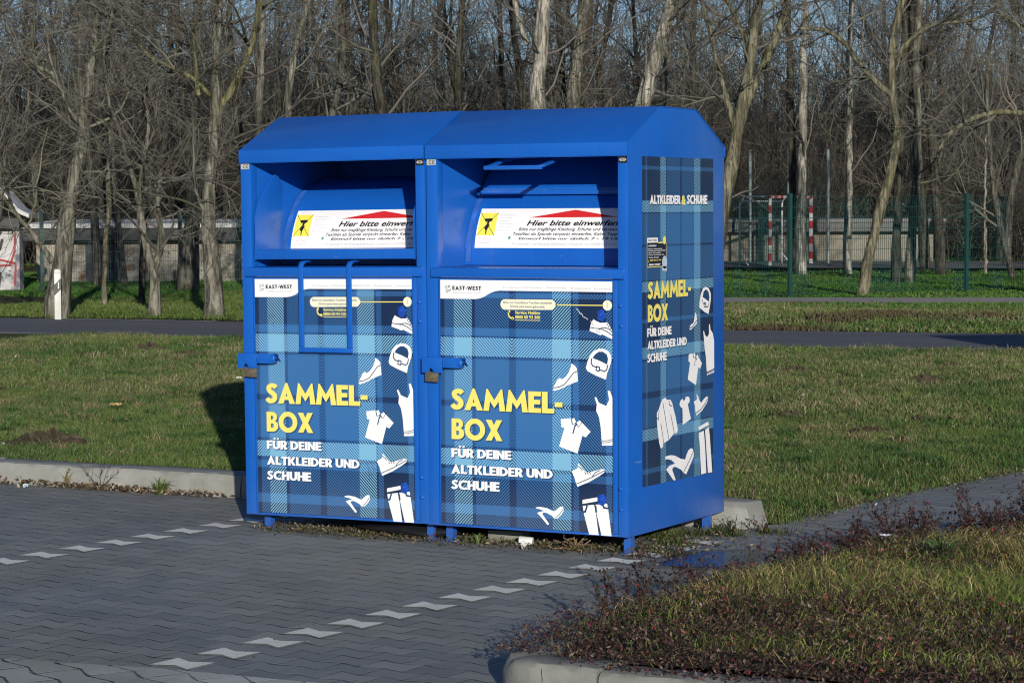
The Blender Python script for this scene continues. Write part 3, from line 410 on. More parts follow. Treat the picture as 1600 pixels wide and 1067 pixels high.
def build_box(root, which):
    # --- welded body
    b = MB()
    b.prism(PROF, 'x', .004, .016); b.prism(PROF, 'x', 1.134, 1.146)
    b.box(.016, 1.134, 1.166, 1.178, .098, 2.03); b.box(.016, 1.134, .03, 1.166, .098, .108)
    b.box(.0045, .069, -.0008, .058, .098, 1.975)               # corner posts
    b.box(1.0925, 1.1455, -.0008, .058, .098, 1.975)
    b.box(.0695, 1.0920, .010, .030, .108, 1.365)               # plate behind the door
    b.box(.058, .068, .0585, .90, 1.40, 2.02); b.box(1.0935, 1.1035, .0585, .90, 1.40, 2.02)
    b.box(.0685, 1.093, .012, .90, 2.021, 2.03); b.box(.0685, 1.093, .885, .90, 1.40, 2.02)
    b.box(.0695, 1.0920, .022, .34, 1.385, 1.4235)              # shelf under the drum
    b.box(.012, 1.138, .001, .026, .0955, .1075)                # bottom rail
    b.build('body', PAINT, root, bevel=.002)
    # --- roof hood folded from one sheet
    o = [(-.012, 1.975), (-.012, 2.0405), (.3695, 2.2275), (.8135, 2.2275), (1.190, 2.0405), (1.190, 1.985)]
    i = [(1.183, 1.985), (1.183, 2.0382), (.8130, 2.2232), (.3700, 2.2232), (-.004, 2.0365), (-.004, 1.975)]
    h = MB(); h.prism(o+i, 'x', .0015, 1.1485)
    h.box(.004, 1.146, -.0118, .010, 1.9715, 1.9745)
    h.build('roof_hood', PAINT, root, bevel=.003)
    # --- sill
    s = MB(); s.prism([(-.020, 1.372), (-.006, 1.366), (.0215, 1.366), (.0215, 1.4245), (-.020, 1.4175)], 'x', .036, 1.127)
    s.build('sill', PAINT, root, bevel=.003)
    # --- drum
    ns = 40; v = []; f = []
    for k in range(ns+1):
        a = math.radians(-3+112*k/ns)
        for x in (.069, 1.0925): v.append((x, DR[0]-DR[2]*math.cos(a), DR[1]+DR[2]*math.sin(a)))
    for k in range(ns): f.append((2*k, 2*k+1, 2*k+3, 2*k+2))
    me = bpy.data.meshes.new('chute_drum'); me.from_pydata(v, [], f); me.polygons.foreach_set('use_smooth', [True]*len(f)); me.update()
    link('chute_drum', me, PAINT, root)
    # worn rim strip at the left end of the drum
    e = MB()
    for k in range(24):
        a0, a1 = math.radians(-1+60*k/24), math.radians(-1+60*(k+1)/24)
        P = lambda r, a, x: (x, DR[0]-r*math.cos(a), DR[1]+r*math.sin(a))
        e.poly([P(.4535, a0, .0755), P(.4535, a0, .104), P(.4535, a1, .104), P(.4535, a1, .0755)])
    e.build('drum_rim', plain('worn_blue', (.030, .11, .40), .4, 0, .5, 14), root, smooth=True)
    # --- instruction sticker on the drum
    n = 30; v = []; f = []; x0, x1, t0, t1 = .1225, 1.085, .065, .2865
    for k in range(n+1):
        t = t0+(t1-t0)*k/n; v += [(x0, t), (x1, t)]
        if k: f.append((2*k-2, 2*k-1, 2*k+1, 2*k))
    st = put('instruction_sticker', (v, f), WHITE, root, on_drum(.0008))
    lerp = lambda a, b, t: (a[0]+(b[0]-a[0])*t, a[1]+(b[1]-a[1])*t)
    put('arrow_picture', geo_poly(mm([T_['tri'][0], T_['tri'][2], T_['tri'][1]])), RED, st, on_drum(.0026))
    put('drum_lettering', geo_text('Hier bitte einwerfen!', .412, .957, .185, .031, .027, .28), BLACK, st, on_drum(.0016))
    for q, a, c, z, cp, bo, she in (('Bitte nur tragfähige Kleidung, Schuhe und verwendbare', .371, .998, .157, .0170, .014, .25), ('Textilien als Spende verpackt einwerfen. Keine Teppiche!', .341, .995, .132, .0170, .014, .2),
            ('Einwurf bitte nur täglich 7 - 19 Uhr', .377, .975, .109, .0130, .022, .2)):
        put('drum_lettering', geo_text(q, a, c, z, cp, bo, she), BLACK, st, on_drum(.0016))
    put('drum_lettering', geo_text('Für eventuell in der Kleidung befindlichen Wertsachen wird KEINE HAFTUNG übernommen', .343, 1.05, .081, .0125, .0, 0), LGREY, st, on_drum(.0016))
    for j, q in enumerate(['Firmenanschrift', 'Firmenanschrift', 'Ansprechpartner', 'Telefonnummer', 'Mo-Do 8 - 16 Uhr', 'Freitag 8 - 14 Uhr']):
        put('drum_lettering', geo_text(q, .245+.002*(j % 2), .332-.012*(j % 3), .242-j*.0168, .007, 0, 0), LGREY, st, on_drum(.0016))
    PINK = plain('print_pink', (.6, .34, .34), .4)
    for q, a, c, z in (('Bitte nicht in den', .137, .216, .117), ('Container steigen', .137, .216, .1035), ('Lebensgefahr', .137, .216, .090), ('Kein Spielplatz', .152, .213, .268)):
        put('drum_lettering', geo_text(q, a, c, z, .006, 0, 0), PINK, st, on_drum(.0016))
    yv = mm(T_['yel']); yel = put('warning_picture', geo_poly(*[[lerp(yv[3], yv[0], k/8), lerp(yv[2], yv[1], k/8), lerp(yv[2], yv[1], (k+1)/8), lerp(yv[3], yv[0], (k+1)/8)] for k in range(8)]), plain('print_lemon', (.78, .72, .09), .4, var=.03), st, on_drum(.0022))
    c = (.184, .196)
    fig = geo_join(geo_poly([(.160, .224), (.206, .226), (.206, .212), (.192, .206), (.162, .210)], [(.178, .207), (.192, .206), (.190, .193), (.180, .190)], [(.176, .190), (.196, .192), (.192, .176), (.184, .158), (.184, .140), (.179, .134), (.176, .160), (.166, .170)]),
        geo_lines([[lerp(yv[0], yv[2], k/8) for k in range(9)], [lerp(yv[1], yv[3], k/8) for k in range(9)]], .0022))
    put('figure_drawing', fig, BLACK, yel, on_drum(.0036))
    put('drum_lettering', geo_poly([(.315, .112), (.330, .112), (.330, .126), (.318, .126)]), plain('print_green', (.08, .30, .22), .4), st, on_drum(.0016))
    # --- chute flap
    if which == 'hanging':
        fl = MB()
        fl.prism([(.005, 1.461), (.017, 1.461), (.017, 1.5125), (.005, 1.5125)], 'x', .0915, 1.074)
        fl.box(.0915, 1.074, .0175, .275, 1.5045, 1.512)
        for xa in (.0835, 1.070):
            fl.prism([(.0055, 1.458), (.006, 1.683), (.030, 1.745), (.059, 1.778), (.115, 1.845), (.175, 1.906), (.215, 1.925), (.27, 1.86), (.262, 1.70), (.270, 1.53), (.300, 1.458)], 'x', xa, xa+.007)
        fp = fl.build('chute_flap', PAINT, root, bevel=.002)
        hd = MB()
        for xa in (.3815, .6815):
            pa = [(.06, 1.4545), (.012, 1.4545), (-.012, 1.448), (-.026, 1.432), (-.030, 1.408), (-.030, .998)]
            pb = [(y+(.009 if k > 3 else .006), z-(0 if k > 3 else .009)) for k, (y, z) in enumerate(pa)]
            hd.prism(pa+pb[::-1], 'x', xa, xa+.029)
        hd.box(.3815, .7105, -.0335, -.0205, .972, .9975)
        hd.build('handle', PAINT, fp, bevel=.003)
    else:
        fl = MB()
        fl.prism([(.4365, 1.790), (.446, 1.786), (.452, 1.826), (.62, 2.014), (.608, 2.016), (.4365, 1.826)], 'x', .0885, 1.076)
        fl.prism([(.407, 1.790), (.436, 1.790), (.436, 1.813), (.407, 1.813)], 'x', .095, 1.070)
        fp = fl.build('chute_flap', PAINT, root, bevel=.002)
        hd = MB()
        for xa in (.3815, .6815):
            hd.prism([(-.064, 1.919), (-.064, 1.931), (.10, 1.966), (.30, 1.990), (.30, 1.978), (.10, 1.952)], 'x', xa, xa+.029)
        hd.box(.3815, .7105, -.0775, -.0645, 1.912, 1.932)
        hd.build('handle', PAINT, fp, bevel=.003)
    # --- door, its hinges, the lock bar
    d = MB(); d.box(.0725, 1.0885, .0025, .0098, .1085, 1.3655)
    d.box(1.0640, 1.0870, -.0035, .0022, .1090, 1.3600)
    d.box(.0745, .0800, -.0015, .0022, .1090, 1.3600)
    dr = d.build('door', PAINT, root, bevel=.0015)
    for (x, z) in mm(F['bolts']):
        q = MB(); q.tube([(x-.004, -.001, z), (x-.004, -.009, z)], [.0115, .009], 10); q.tube([(x-.004, -.009, z), (x-.004, -.013, z)], [.0085, .004], 10)
        q.build('hinge_bolt', PAINT, root)
    lb = MB()
    notch = arc(.050, .884, .016, .022, 0, 180, 8)
    lb.prism([(-.002, .883), (.034, .883)]+notch[::-1][1:-1]+[(.066, .883), (.118, .883), (.118, .961), (-.002, .961)], 'y', -.050, -.042)
    lb.box(-.002, .004, -.0415, -.002, .884, .960); lb.box(.004, .118, -.0415, -.004, .952, .960)
    lb.build('lock_bar', PAINT, root, bevel=.002)
    ba = MB(); ba.box(.1185, .212, -.0445, -.004, .9095, .9605); ba.tube([(.205, -.0242, .935), (.222, -.022, .938), (.238, -.014, .944)], [.029, .0285, .024], 12)
    ba.build('lock_bar', PAINT, root, bevel=.003)
    # --- feet
    for (x, y) in ((.076, .113), (1.096, .113), (.076, 1.069), (1.096, 1.069)):
        l = MB(); l.box(x-.02, x+.02, y-.02, y+.02, .002, .0975); l.box(x-.034, x+.034, y-.034, y+.034, -.002, .0035)
        l.build('leg', PAINT, root)
    # --- small plates at the post heads
    ce = put('certification_plate', geo_poly([(.008, 1.941), (.062, 1.942), (.062, 1.970), (.008, 1.970)]), PLATE, root, on_front(-.0022))
    put('plate_lettering', geo_join(geo_lines([arc(.031, 1.956, .008, .009, 60, 300, 8), arc(.050, 1.956, .008, .009, 60, 300, 8), [(.043, 1.956), (.052, 1.956)]], .0028)), BLACK, ce, on_front(-.0030))
    em = put('emblem_plate', geo_poly([(1.0960, 1.9385), (1.1440, 1.9385), (1.1440, 1.9715), (1.0960, 1.9715)]), BLACK, root, on_front(-.0022))
    put('emblem_drawing', geo_join(geo_poly([(1.100, 1.954), (1.108, 1.9475), (1.132, 1.9475), (1.141, 1.954), (1.132, 1.962), (1.108, 1.962)])), PLATE, em, on_front(-.0030))
    put('emblem_drawing', geo_join(geo_poly(disc((1.113, 1.9555), .0035, 8), disc((1.128, 1.9555), .0035, 8)), geo_lines([[(1.1205, 1.948), (1.1205, 1.961)]], .002)), BLACK, em, on_front(-.0036))
    # --- front poster
    PY_ = .0012
    po = put('front_poster', geo_poly([(.0819, .1105), (1.0609, .1105), (1.0609, 1.357), (.0819, 1.357)]), PLAID_F, root, on_front(PY_))
    mf = lambda z: on_front(PY_-.0004-z)
    hp = mm(F['header']); curve = smooth_path([hp[3], (.425, 1.3048), (.398, 1.300), hp[5], hp[6], hp[7], (.292, 1.2615)], 5)
    hd_ = put('header_strip', geo_poly([(.0824, 1.3566), (.0824, 1.2608), (.285, 1.2608)]+curve[::-1]+[(1.0604, 1.3045), (1.0604, 1.3566)]), WHITE, po, mf(.0002))
    put('header_lettering', geo_headline('EAST-WEST', .154, .322, 1.3058, 1.3262, .09), INK, hd_, mf(.0012))
    put('header_lettering', geo_join(geo_text('Textilrecycling GmbH', .156, .322, 1.2882, .0085),
        *[geo_text(q, a, b, 1.3185, .0085) for q, a, b in (('Am Industriepark 3a, 67657 Kaiserslautern', .462, .672), ('0800 00 93 300', .706, .805), ('info@east-west.com', .846, .945), ('www.east-west.com', .972, 1.056))],
        *[geo_lines([disc((x, 1.3228), .004, 6)+[disc((x, 1.3228), .004, 6)[0]]], .0015) for x in (.452, .698, .838, .964)]), LGREY, hd_, mf(.0012))
    lg = mm(F['logo'])[0]
    put('logo_drawing', geo_lines([arc(lg[0]-.003, lg[1], .0145, .0185, 20+a, 80+a, 5) for a in (0, 95, 190, 280)]+[arc(lg[0]-.002, lg[1], .0075, .010, a, a+75, 5) for a in (40, 160, 260)], .0042), plain('print_grey_green', (.42, .50, .46), .4), hd_, mf(.0012))
    pill = arc(.7205, 1.238, .0245, .0255, 90, -90, 10)+arc(.4575, 1.236, .0245, .0265, 270, 90, 10)
    pl = put('notice_bubble', geo_poly(pill), CREAM, po, mf(.0010))
    put('bubble_lettering', geo_join(geo_text('Bitte nur brauchbare Textilien einwerfen', .450, .727, 1.241, .0125, .006), geo_text('Schuhe paarweise gebündelt', .488, .685, 1.2215, .0125, .006)), SHADE, pl, mf(.0018))
    put('notice_line', geo_join(geo_lines([[(.744, 1.2375), (1.010, 1.239)]], .005), geo_poly([(.742, 1.229), (.756, 1.2375), (.742, 1.246)])), YELL, po, mf(.0008))
    ci = put('notice_bubble', geo_poly(disc((1.0335, 1.2395), .0255, 24)), CREAM, po, mf(.0010))
    put('bubble_lettering', geo_lines([[(1.0335, 1.232), (1.0335, 1.252)], [(1.0335, 1.227), (1.0335, 1.229)]], .0035), LGREY, ci, mf(.0018))
    put('hotline_lettering', geo_join(geo_text('Service Hotline', .516, .659, 1.1895, .0155, .022), geo_text('0800 00 93 300', .516, .659, 1.1665, .0155, .022), geo_lines([[(.516, 1.158), (.659, 1.158)]], .0028),
        geo_poly(stroke(smooth_path([(.480, 1.203), (.478, 1.188), (.486, 1.172), (.504, 1.164)]), .007)), geo_poly([(.476, 1.205), (.487, 1.208), (.489, 1.196), (.479, 1.193)], [(.495, 1.173), (.503, 1.175), (.512, 1.166), (.503, 1.158)])), YELL, po, mf(.0008))
    cx = 1.0600
    m0, m1 = mf(.0010), mf(.0018)
    pict('shoe_picture', po, m0, m1, [F['oxford']], F['oxford_l'], .0042, clip=cx)
    pict('handbag_picture', po, m0, m1, [F['bag']], F['bag_l'], .0055, [F['bag_h']])
    pict('wedge_shoe_picture', po, m0, m1, [F['wedge']], F['wedge_l'], .0042)
    pict('shirt_picture', po, m0, m1, [F['polo']], F['polo_l'], .0065)
    put('collar_drawing', geo_join(*[geo_lines([mm(q+[q[0]])], .004) for q in F['polo_c']]), SHADE, po, mf(.0016))
    put('collar_drawing', geo_poly(*[mm(q) for q in F['polo_c']]), WHITE, po, mf(.0022))
    pict('vest_picture', po, m0, m1, [F['top']], F['top_l'], .003, clip=cx)
    pict('trainer_picture', po, m0, m1, [F['sneaker']], F['sneaker_l'], .004)
    pict('trousers_picture', po, m0, m1, [F['waist'], F['legl'], F['legr']], F['pants_l'], .009)
    put('belt_loop_drawing', geo_poly([(.960, .243), (.971, .245), (.975, .212), (.966, .210)]), SHADE, po, mf(.0020))
    pict('heeled_shoe_picture', po, m0, m1, [F['heel']], F['heel_l'], .003)
    t = lambda a, b, c, d: (a, b, c, d)
    heads(po, [(.143, .783, .6950, .8020), (.145, .441, .5440, .6500), (.143, .492, .4510, .4970), (.142, .727, .3670, .4125), (.142, .424, .2870, .3345)], lambda z: mf(.0006+z), (.0055, .0055))
    if which == 'hanging':
        put('scribble', geo_lines([[(.775+.012*k, .405-.03*(k % 2)), (.79+.012*k, .30+.02*k)] for k in range(4)], .002), SHADE, po, mf(.0008))
    else:
        rs = random.Random(3); pts = [(.865+.0095*k+rs.uniform(-.004, .004), 1.219-.0021*k*4+rs.uniform(-.011, .011)) for k in range(16)]
        put('scribble', geo_lines([pts[:7], pts[8:15]], .0042), SPRAY, po, mf(.0020))
    for (x, z) in ((1.001, 1.189), (1.002, .276)):
        q = MB(); ring = [(x+.024*(1+.10*math.cos(5*a))*math.cos(a), z+.029*(1+.10*math.cos(5*a))*math.sin(a)) for a in [2*PI*k/20 for k in range(20)]]
        q.prism(ring, 'y', -.006, -.0005); q.tube([(x-.004, -.006, z+.004), (x-.004, -.016, z+.004)], [.016, .009], 12)
        q.tube([(x+.011, -.006, z-.012), (x+.011, -.011, z-.012)], [.004, .003], 6)
        q.build('lock_cap', CAPB, root, bevel=.001)
    # --- side poster (right wall of the right box)
    if which == 'raised':
        XS = 1.1468
        sp = put('side_poster', geo_poly([(.1627, .329), (1.0355, .319), (1.0355, 1.9745), (.1627, 1.9735)]), PLAID_S, root, on_side(XS))
        sf = lambda z: on_side(XS+.0006+z)
        n0, n1 = sf(.0010), sf(.0018)
        for g in (geo_headline('ALTKLEIDER', .249, .616, 1.737, 1.782), geo_headline('SCHUHE', .697, .957, 1.737, 1.784)):
            put('lettering_edge', ([(a+.005, b-.005) for a, b in g[0]], g[1]), SHADE, sp, sf(.0004)); put('slogan_lettering', g, WHITE, sp, sf(.0010))
        put('slogan_lettering', geo_text('&', .630, .684, 1.737, .046, .05), YELL, sp, sf(.0010))
        heads(sp, [(.223, .745, 1.264, 1.3495), (.222, .463, 1.149, 1.2345), (.215, .506, 1.0755, 1.118), (.218, .693, 1.012, 1.054), (.217, .449, .947, .990)], lambda z: sf(.0004+z), (.006, .005))
        for nm, a, ln, dk in (('handbag_picture', [S['bag']], S['bag_l'], [S['bag_h']]), ('wedge_shoe_picture', [S['wedge']], S['wedge_l'], ()), ('vest_picture', [S['top']], S['top_l'], ()),
                ('shirt_picture', [S['polo']], S['polo_l'], ()), ('coat_picture', [S['coat']], S['coat_l'], ()), ('blouse_picture', [S['dress']], [], ()), ('trainer_picture', [S['sneaker']], S['sneaker_l'], ()),
                ('trousers_picture', [S['waist'], S['legl'], S['legr']], [], ()), ('heeled_shoe_picture', [S['heel']], S['heel_l'], ())):
            pict(nm, sp, n0, n1, a, ln, .005, dk)
        put('collar_drawing', geo_join(*[geo_lines([mm(q+[q[0]])], .004) for q in S['polo_c']]), SHADE, sp, sf(.0016))
        put('collar_drawing', geo_poly(*[mm(q) for q in S['polo_c']]), WHITE, sp, sf(.0022))
        ns_ = put('notice_sticker', geo_poly([(.215, 1.423), (.440, 1.424), (.440, 1.5435), (.215, 1.5435)]), INK, root, sf(.0012))
        put('notice_edge', geo_join(geo_lines([[(.215, 1.5435), (.215, 1.423), (.440, 1.424), (.440, 1.5435)]], .004), geo_lines([[(.342, 1.5435), (.440, 1.5435)]], .006)), YELL, ns_, sf(.0018))
        put('notice_heading', geo_poly([(.215, 1.5445), (.342, 1.5445), (.342, 1.5690), (.215, 1.5690)]), WHITE, ns_, sf(.0018))
        put('notice_lettering', geo_text('EAST-WEST', .228, .330, 1.552, .009, .02), INK, ns_, sf(.0026))
        put('notice_badge', geo_poly(arc(.418, 1.5555, .019, .021, 0, 340, 17)), YELL, ns_, sf(.0024))
        put('notice_lettering', geo_join(geo_text('Altkleider', .228, .325, 1.5255, .009, .03), *[geo_text(q, .228, b, z, .006, .02) for q, b, z in (('Bitte nur saubere Sachen', .390, 1.511), ('Schuhe paarweise bündeln', .430, 1.502), ('alles in Tüten verpackt', .375, 1.4915), ('und gut verschlossen rein', .412, 1.4815), ('Vielen Dank!', .350, 1.468))],
            geo_poly([(.232, 1.431), (.290, 1.431), (.290, 1.438), (.232, 1.438)]), geo_lines([[(.300, 1.4365), (.370, 1.4375)], [(.300, 1.431), (.358, 1.432)]], .003)), WHITE, ns_, sf(.0026))
        put('notice_lettering', geo_join(geo_text('0800 00 93 300', .245, .380, 1.4535, .007, .03), geo_lines([[(.228, 1.457), (.230, 1.448), (.238, 1.446)]], .003)), YELL, ns_, sf(.0026))
        put('figure_picture', geo_poly(arc(.418, 1.444, .030, .0330, 0, 340, 17), [(.392, 1.424), (.440, 1.424), (.445, 1.398), (.385, 1.402)]), PALEBLUE, ns_, sf(.0034))
    return root

r2 = build_box(empty('clothing_bank', (0, 0, 0), 'blue steel clothes collection box with a tartan poster on its side wall as well', 'collection box', 'blue clothes collection boxes side by side'), 'raised')
r1 = build_box(empty('clothing_bank', (-1.1357, .0075, -.0080), 'blue steel clothes collection box with its U-shaped handle hanging down over the front poster', 'collection box', 'blue clothes collection boxes side by side', rot=(0, -.0094, -.0066)), 'hanging')
for r, dx, lab in ((r2, .0, 'weathered brass padlock locking the box that has a poster on its side'), (r1, .012, 'weathered brass padlock locking the box whose handle hangs down')):
    p = empty('padlock', r.location+Vector((.0485+dx, -.031, .862)), lab, 'padlock', 'padlocks on the lock bars', rot=(0, .06, 0))
    b = MB(); b.box(-.036, .036, -.010, .010, -.026, .025); b.build('padlock_body', BRASS, p, bevel=.003)
    b = MB(); b.tube([(-.020, 0, .026), (-.020, 0, .040)]+[(x, 0, .040+z) for x, z in arc(0, 0, .020, .020, 180, 0, 10)]+[(.020, 0, .026)], .0042, 8); b.build('shackle', STEEL, p, smooth=True)

# ------------------------------------------------------------------ ground, paving, road
ROT = math.radians(5.2); PW, PH = .1965, .1338          # the blocks run a little askew to the boxes
def to_pav(x, y): return x*math.cos(ROT)-y*math.sin(ROT), x*math.sin(ROT)+y*math.cos(ROT)
def from_pav(a, b): return a*math.cos(ROT)+b*math.sin(ROT), -a*math.sin(ROT)+b*math.cos(ROT)
GX, GY = 1.093, -3.325
def m_paving(name='block_paving', cols=((.155, .168, .168), (.203, .215, .211), (.262, .268, .256)), extra=0.0, PW=PW, PH=PH):
    k = NT(name, .78, .35)
    mp = k.n('Mapping'); mp.inputs['Rotation'].default_value = (0, 0, ROT+extra); k.l(k.coord(), mp.inputs[0])
    wob = k.n('TexNoise'); wob.inputs['Scale'].default_value = 2.2; wob.inputs['Detail'].default_value = 3; k.l(mp.outputs[0], wob.inputs['Vector'])
    sep = k.n('SeparateXYZ'); k.l(mp.outputs[0], sep.inputs[0])
    wv = k.math('MULTIPLY', k.math('SUBTRACT', wob.outputs[0], .5), .009)
    x = k.math('DIVIDE', k.math('SUBTRACT', k.math('ADD', sep.outputs[0], wv), GX), PW); y0 = k.math('DIVIDE', k.math('SUBTRACT', k.math('ADD', sep.outputs[1], wv), GY), PH)
    fx = k.math('FRACT', k.math('ADD', x, 500.0))
    # hour-glass blocks: every long joint is a zigzag, and each course is shifted by half a block
    A = .115
    def bound(bi):      # height of joint number bi, in courses
        tt = k.math('FRACT', k.math('ADD', k.math('ADD', x, 500.0), k.math('MULTIPLY', k.math('SUBTRACT', bi, 1.0), .5)))
        return k.math('ADD', bi, k.math('MULTIPLY', k.math('SUBTRACT', k.math('ABSOLUTE', k.math('SUBTRACT', k.math('MULTIPLY', tt, 2.0), 1.0)), .5), A*2))
    y = k.math('ADD', y0, 500.0); b0 = k.math('FLOOR', y); b1 = k.math('ADD', b0, 1.0); B0 = bound(b0); B1 = bound(b1)
    row = k.math('ADD', b0, k.math('SUBTRACT', k.math('GREATER_THAN', y, B1), k.math('LESS_THAN', y, B0)))
    ey = k.math('MINIMUM', k.math('ABSOLUTE', k.math('SUBTRACT', y, B0)), k.math('ABSOLUTE', k.math('SUBTRACT', y, B1)))
    xs_ = k.math('ADD', k.math('ADD', x, 500.0), k.math('MULTIPLY', row, .5)); fx = k.math('FRACT', xs_)
    ex = k.math('MINIMUM', fx, k.math('SUBTRACT', 1.0, fx))
    jn = k.noise(9, 3, .6)
    jw = k.math('ADD', .008, k.math('MULTIPLY', k.math('POWER', jn, 3.0), .30)); fade = k.ramp(k.noise(1.1, 5, .7), [(.34, .30), (.54, 1.0)])
    jy = k.math('SUBTRACT', 1.0, k.math('DIVIDE', ey, jw), clamp=True)
    jx = k.math('SUBTRACT', 1.0, k.math('DIVIDE', ex, k.math('MULTIPLY', jw, .62)), clamp=True)
    # chipped corners where four blocks meet
    cr = k.math('LESS_THAN', k.math('ADD', k.math('POWER', k.math('DIVIDE', ex, .035), 2.0), k.math('POWER', k.math('DIVIDE', ey, .07), 2.0)), k.math('MULTIPLY', jn, 2.4))
    j = k.math('MAXIMUM', k.math('MAXIMUM', jy, k.math('MULTIPLY', jx, .55)), cr, clamp=True)
    cell = k.n('CombineXYZ'); k.l(k.math('FLOOR', xs_), cell.inputs[0]); k.l(row, cell.inputs[1])
    wn = k.n('TexWhiteNoise', noise_dimensions='2D'); k.l(cell.outputs[0], wn.inputs['Vector'])
    base = k.ramp(wn.outputs['Value'], [(0, cols[0]), (.5, cols[1]), (1, cols[2])])
    big = k.noise(.55, 4, .6)
    base = k.mix(k.ramp(big, [(.38, 0.0), (.66, .8)]), base, (.225, .225, .185))
    base = k.mix(k.ramp(k.noise(150, 2, .7), [(.3, 0.0), (.8, .35)]), base, (.27, .28, .285))
    base = k.mix(k.ramp(k.noise(1.3, 5, .65), [(.50, 0.0), (.72, .65)]), base, (.120, .130, .142))
    c = k.mix(k.math('MULTIPLY', j, fade), base, (.010, .011, .011))
    k.col(c)
    h = k.math('SUBTRACT', k.math('ADD', k.math('MULTIPLY', k.noise(180, 2), .08), k.math('MULTIPLY', wn.outputs['Value'], .12)), j)
    k.bump(h, .75, .006)
    k.l(k.ramp(big, [(.3, .68), (.7, .85)]), k.b.inputs['Roughness'])
    return k.m
def m_concrete(name, a=(.21, .215, .195), bcol=(.30, .305, .28), dirt=.5):
    k = NT(name, .85, .3); n1 = k.noise(6, 6, .65); n2 = k.noise(90, 3, .7)
    c = k.ramp(n1, [(.3, a), (.7, bcol)])
    c = k.mix(k.ramp(n2, [(.55, 0.0), (.75, .35)]), c, (.16, .16, .14))
    c = k.mix(k.ramp(k.noise(2.2, 6, .7), [(.52, 0.0), (.75, dirt)]), c, (.12, .125, .10))
    k.col(c); k.bump(k.math('ADD', n2, k.math('MULTIPLY', n1, .8)), .35, .006); return k.m
def m_asphalt():
    k = NT('asphalt', .85, .3); n = k.noise(120, 3, .7); b = k.noise(.5, 4, .6)
    mp = k.n('Mapping'); mp.inputs['Scale'].default_value = (.05, 1.6, 1); k.l(k.coord(), mp.inputs[0])
    tr = k.noise(1.0, 3, .5, mp.outputs[0])
    c = k.ramp(n, [(.3, (.085, .090, .100)), (.7, (.125, .130, .140))])
    c = k.mix(k.ramp(tr, [(.4, 0.0), (.7, .4)]), c, (.16, .165, .17)); c = k.mix(k.ramp(b, [(.5, 0.0), (.8, .4)]), c, (.07, .072, .08))
    k.col(c); k.bump(n, .3, .004); return k.m
def m_soil(name, stops, scale=1.4):
    k = NT(name, .95, .1); a = k.noise(scale, 6, .65); b = k.noise(28, 4, .7)
    c = k.ramp(a, stops); c = k.mix(k.ramp(b, [(.35, 0.0), (.75, .6)]), c, (.035, .032, .018)); k.col(c)
    k.bump(b, .8, .03); return k.m
PAV, PALE, CONC, ASPH = m_paving(), m_paving('pale_paving', ((.42, .42, .385), (.50, .50, .455), (.58, .58, .53)), math.radians(24), .30, .15), m_concrete('kerb_concrete'), m_asphalt()
CONC2 = m_concrete('old_concrete', (.15, .155, .14), (.245, .25, .225), .9)
TURF = m_soil('turf', [(.25, (.055, .068, .022)), (.5, (.085, .095, .033)), (.75, (.125, .115, .055))])
SOIL = m_soil('soil', [(.3, (.055, .044, .030)), (.7, (.105, .084, .058))], 9)
MARKM = m_concrete('marking_block', (.68, .68, .61), (.80, .80, .73), .3)

def ground_sheet(name, x0, x1, y0, y1, nx, ny, zf_, m, xs=None):
    xs = np.linspace(x0, x1, nx) if xs is None else xs; ys = np.linspace(y0, y1, ny); nx = len(xs); X, Y = np.meshgrid(xs, ys)
    V = np.stack([X, Y, zf_(X, Y)], -1).reshape(-1, 3)
    i = np.arange(ny-1)[:, None]*nx+np.arange(nx-1)[None]; Q = np.stack([i, i+1, i+nx+1, i+nx], -1).reshape(-1)
    me = np_mesh(name, V, Q, np.full((nx-1)*(ny-1), 4), smooth=True)
    return tag(link(name, me, m), kind='structure')
def sheet(name, pts, z, m, label=None):
    me = bpy.data.meshes.new(name); me.from_pydata([(x, y, z) for x, y in pts], [], [tuple(range(len(pts)))]); me.update()
    return tag(link(name, me, m), kind='structure')
def path_l(y): return np.interp(y, [1.0, 3.0, 4.65, 8, 13, 40], [1.36, 1.46, 1.76, 2.6, 4.6, 18])      # lawn side of the paved path
def path_r(y): return np.interp(y, [-3.2, -.6, 0, .5, 1, 2, 4, 9, 40], [2.17, 2.18, 2.32, 2.56, 2.85, 3.5, 4.9, 9, 30])          # bed side
def road_n(x): return np.interp(x, [-60, -16, -11.5, -5.1, -1.8, 8, 40], [15.0, 15.0, 15.05, 15.75, 16.5, 19.4, 30])
def road_f(x): return np.interp(x, [-60, -18.8, -14.5, -6.8, -2.9, 8, 40], [18.6, 18.85, 19.15, 19.6, 20.2, 22.8, 33.5])
def hnoise(X, Y, s, seed=0):
    r = np.random.default_rng(seed); o = np.zeros(np.broadcast(X, Y).shape)
    for k in range(5):
        a = r.uniform(0, 2*PI); f = s*(1.0+.9*k)*r.uniform(.8, 1.2); o = o+np.sin(f*(X*math.cos(a)+Y*math.sin(a))+r.uniform(0, 6))/(1+.7*k)
    return o/2.4
def lawn_z(X, Y):
    e = np.clip((path_l(Y)-X)/.5, 0, 1)              # falls away to the path on the right
    return .115*e*np.clip((Y-.8)/.6, 0, 1)-.01+.018*hnoise(X, Y, 1.3, 2)*e
def far_z(X, Y):
    bank = ( .05)*np.exp(-((Y-23.5-.12*(X+10))/2.6)**2)*np.clip((X+14)/6, 0, 1)
    return .09+bank+.03*hnoise(X, Y, .5, 5)
ground_sheet('ground', -400, 400, -120, 600, 41, 41, lambda X, Y: -.25+0*X, TURF)
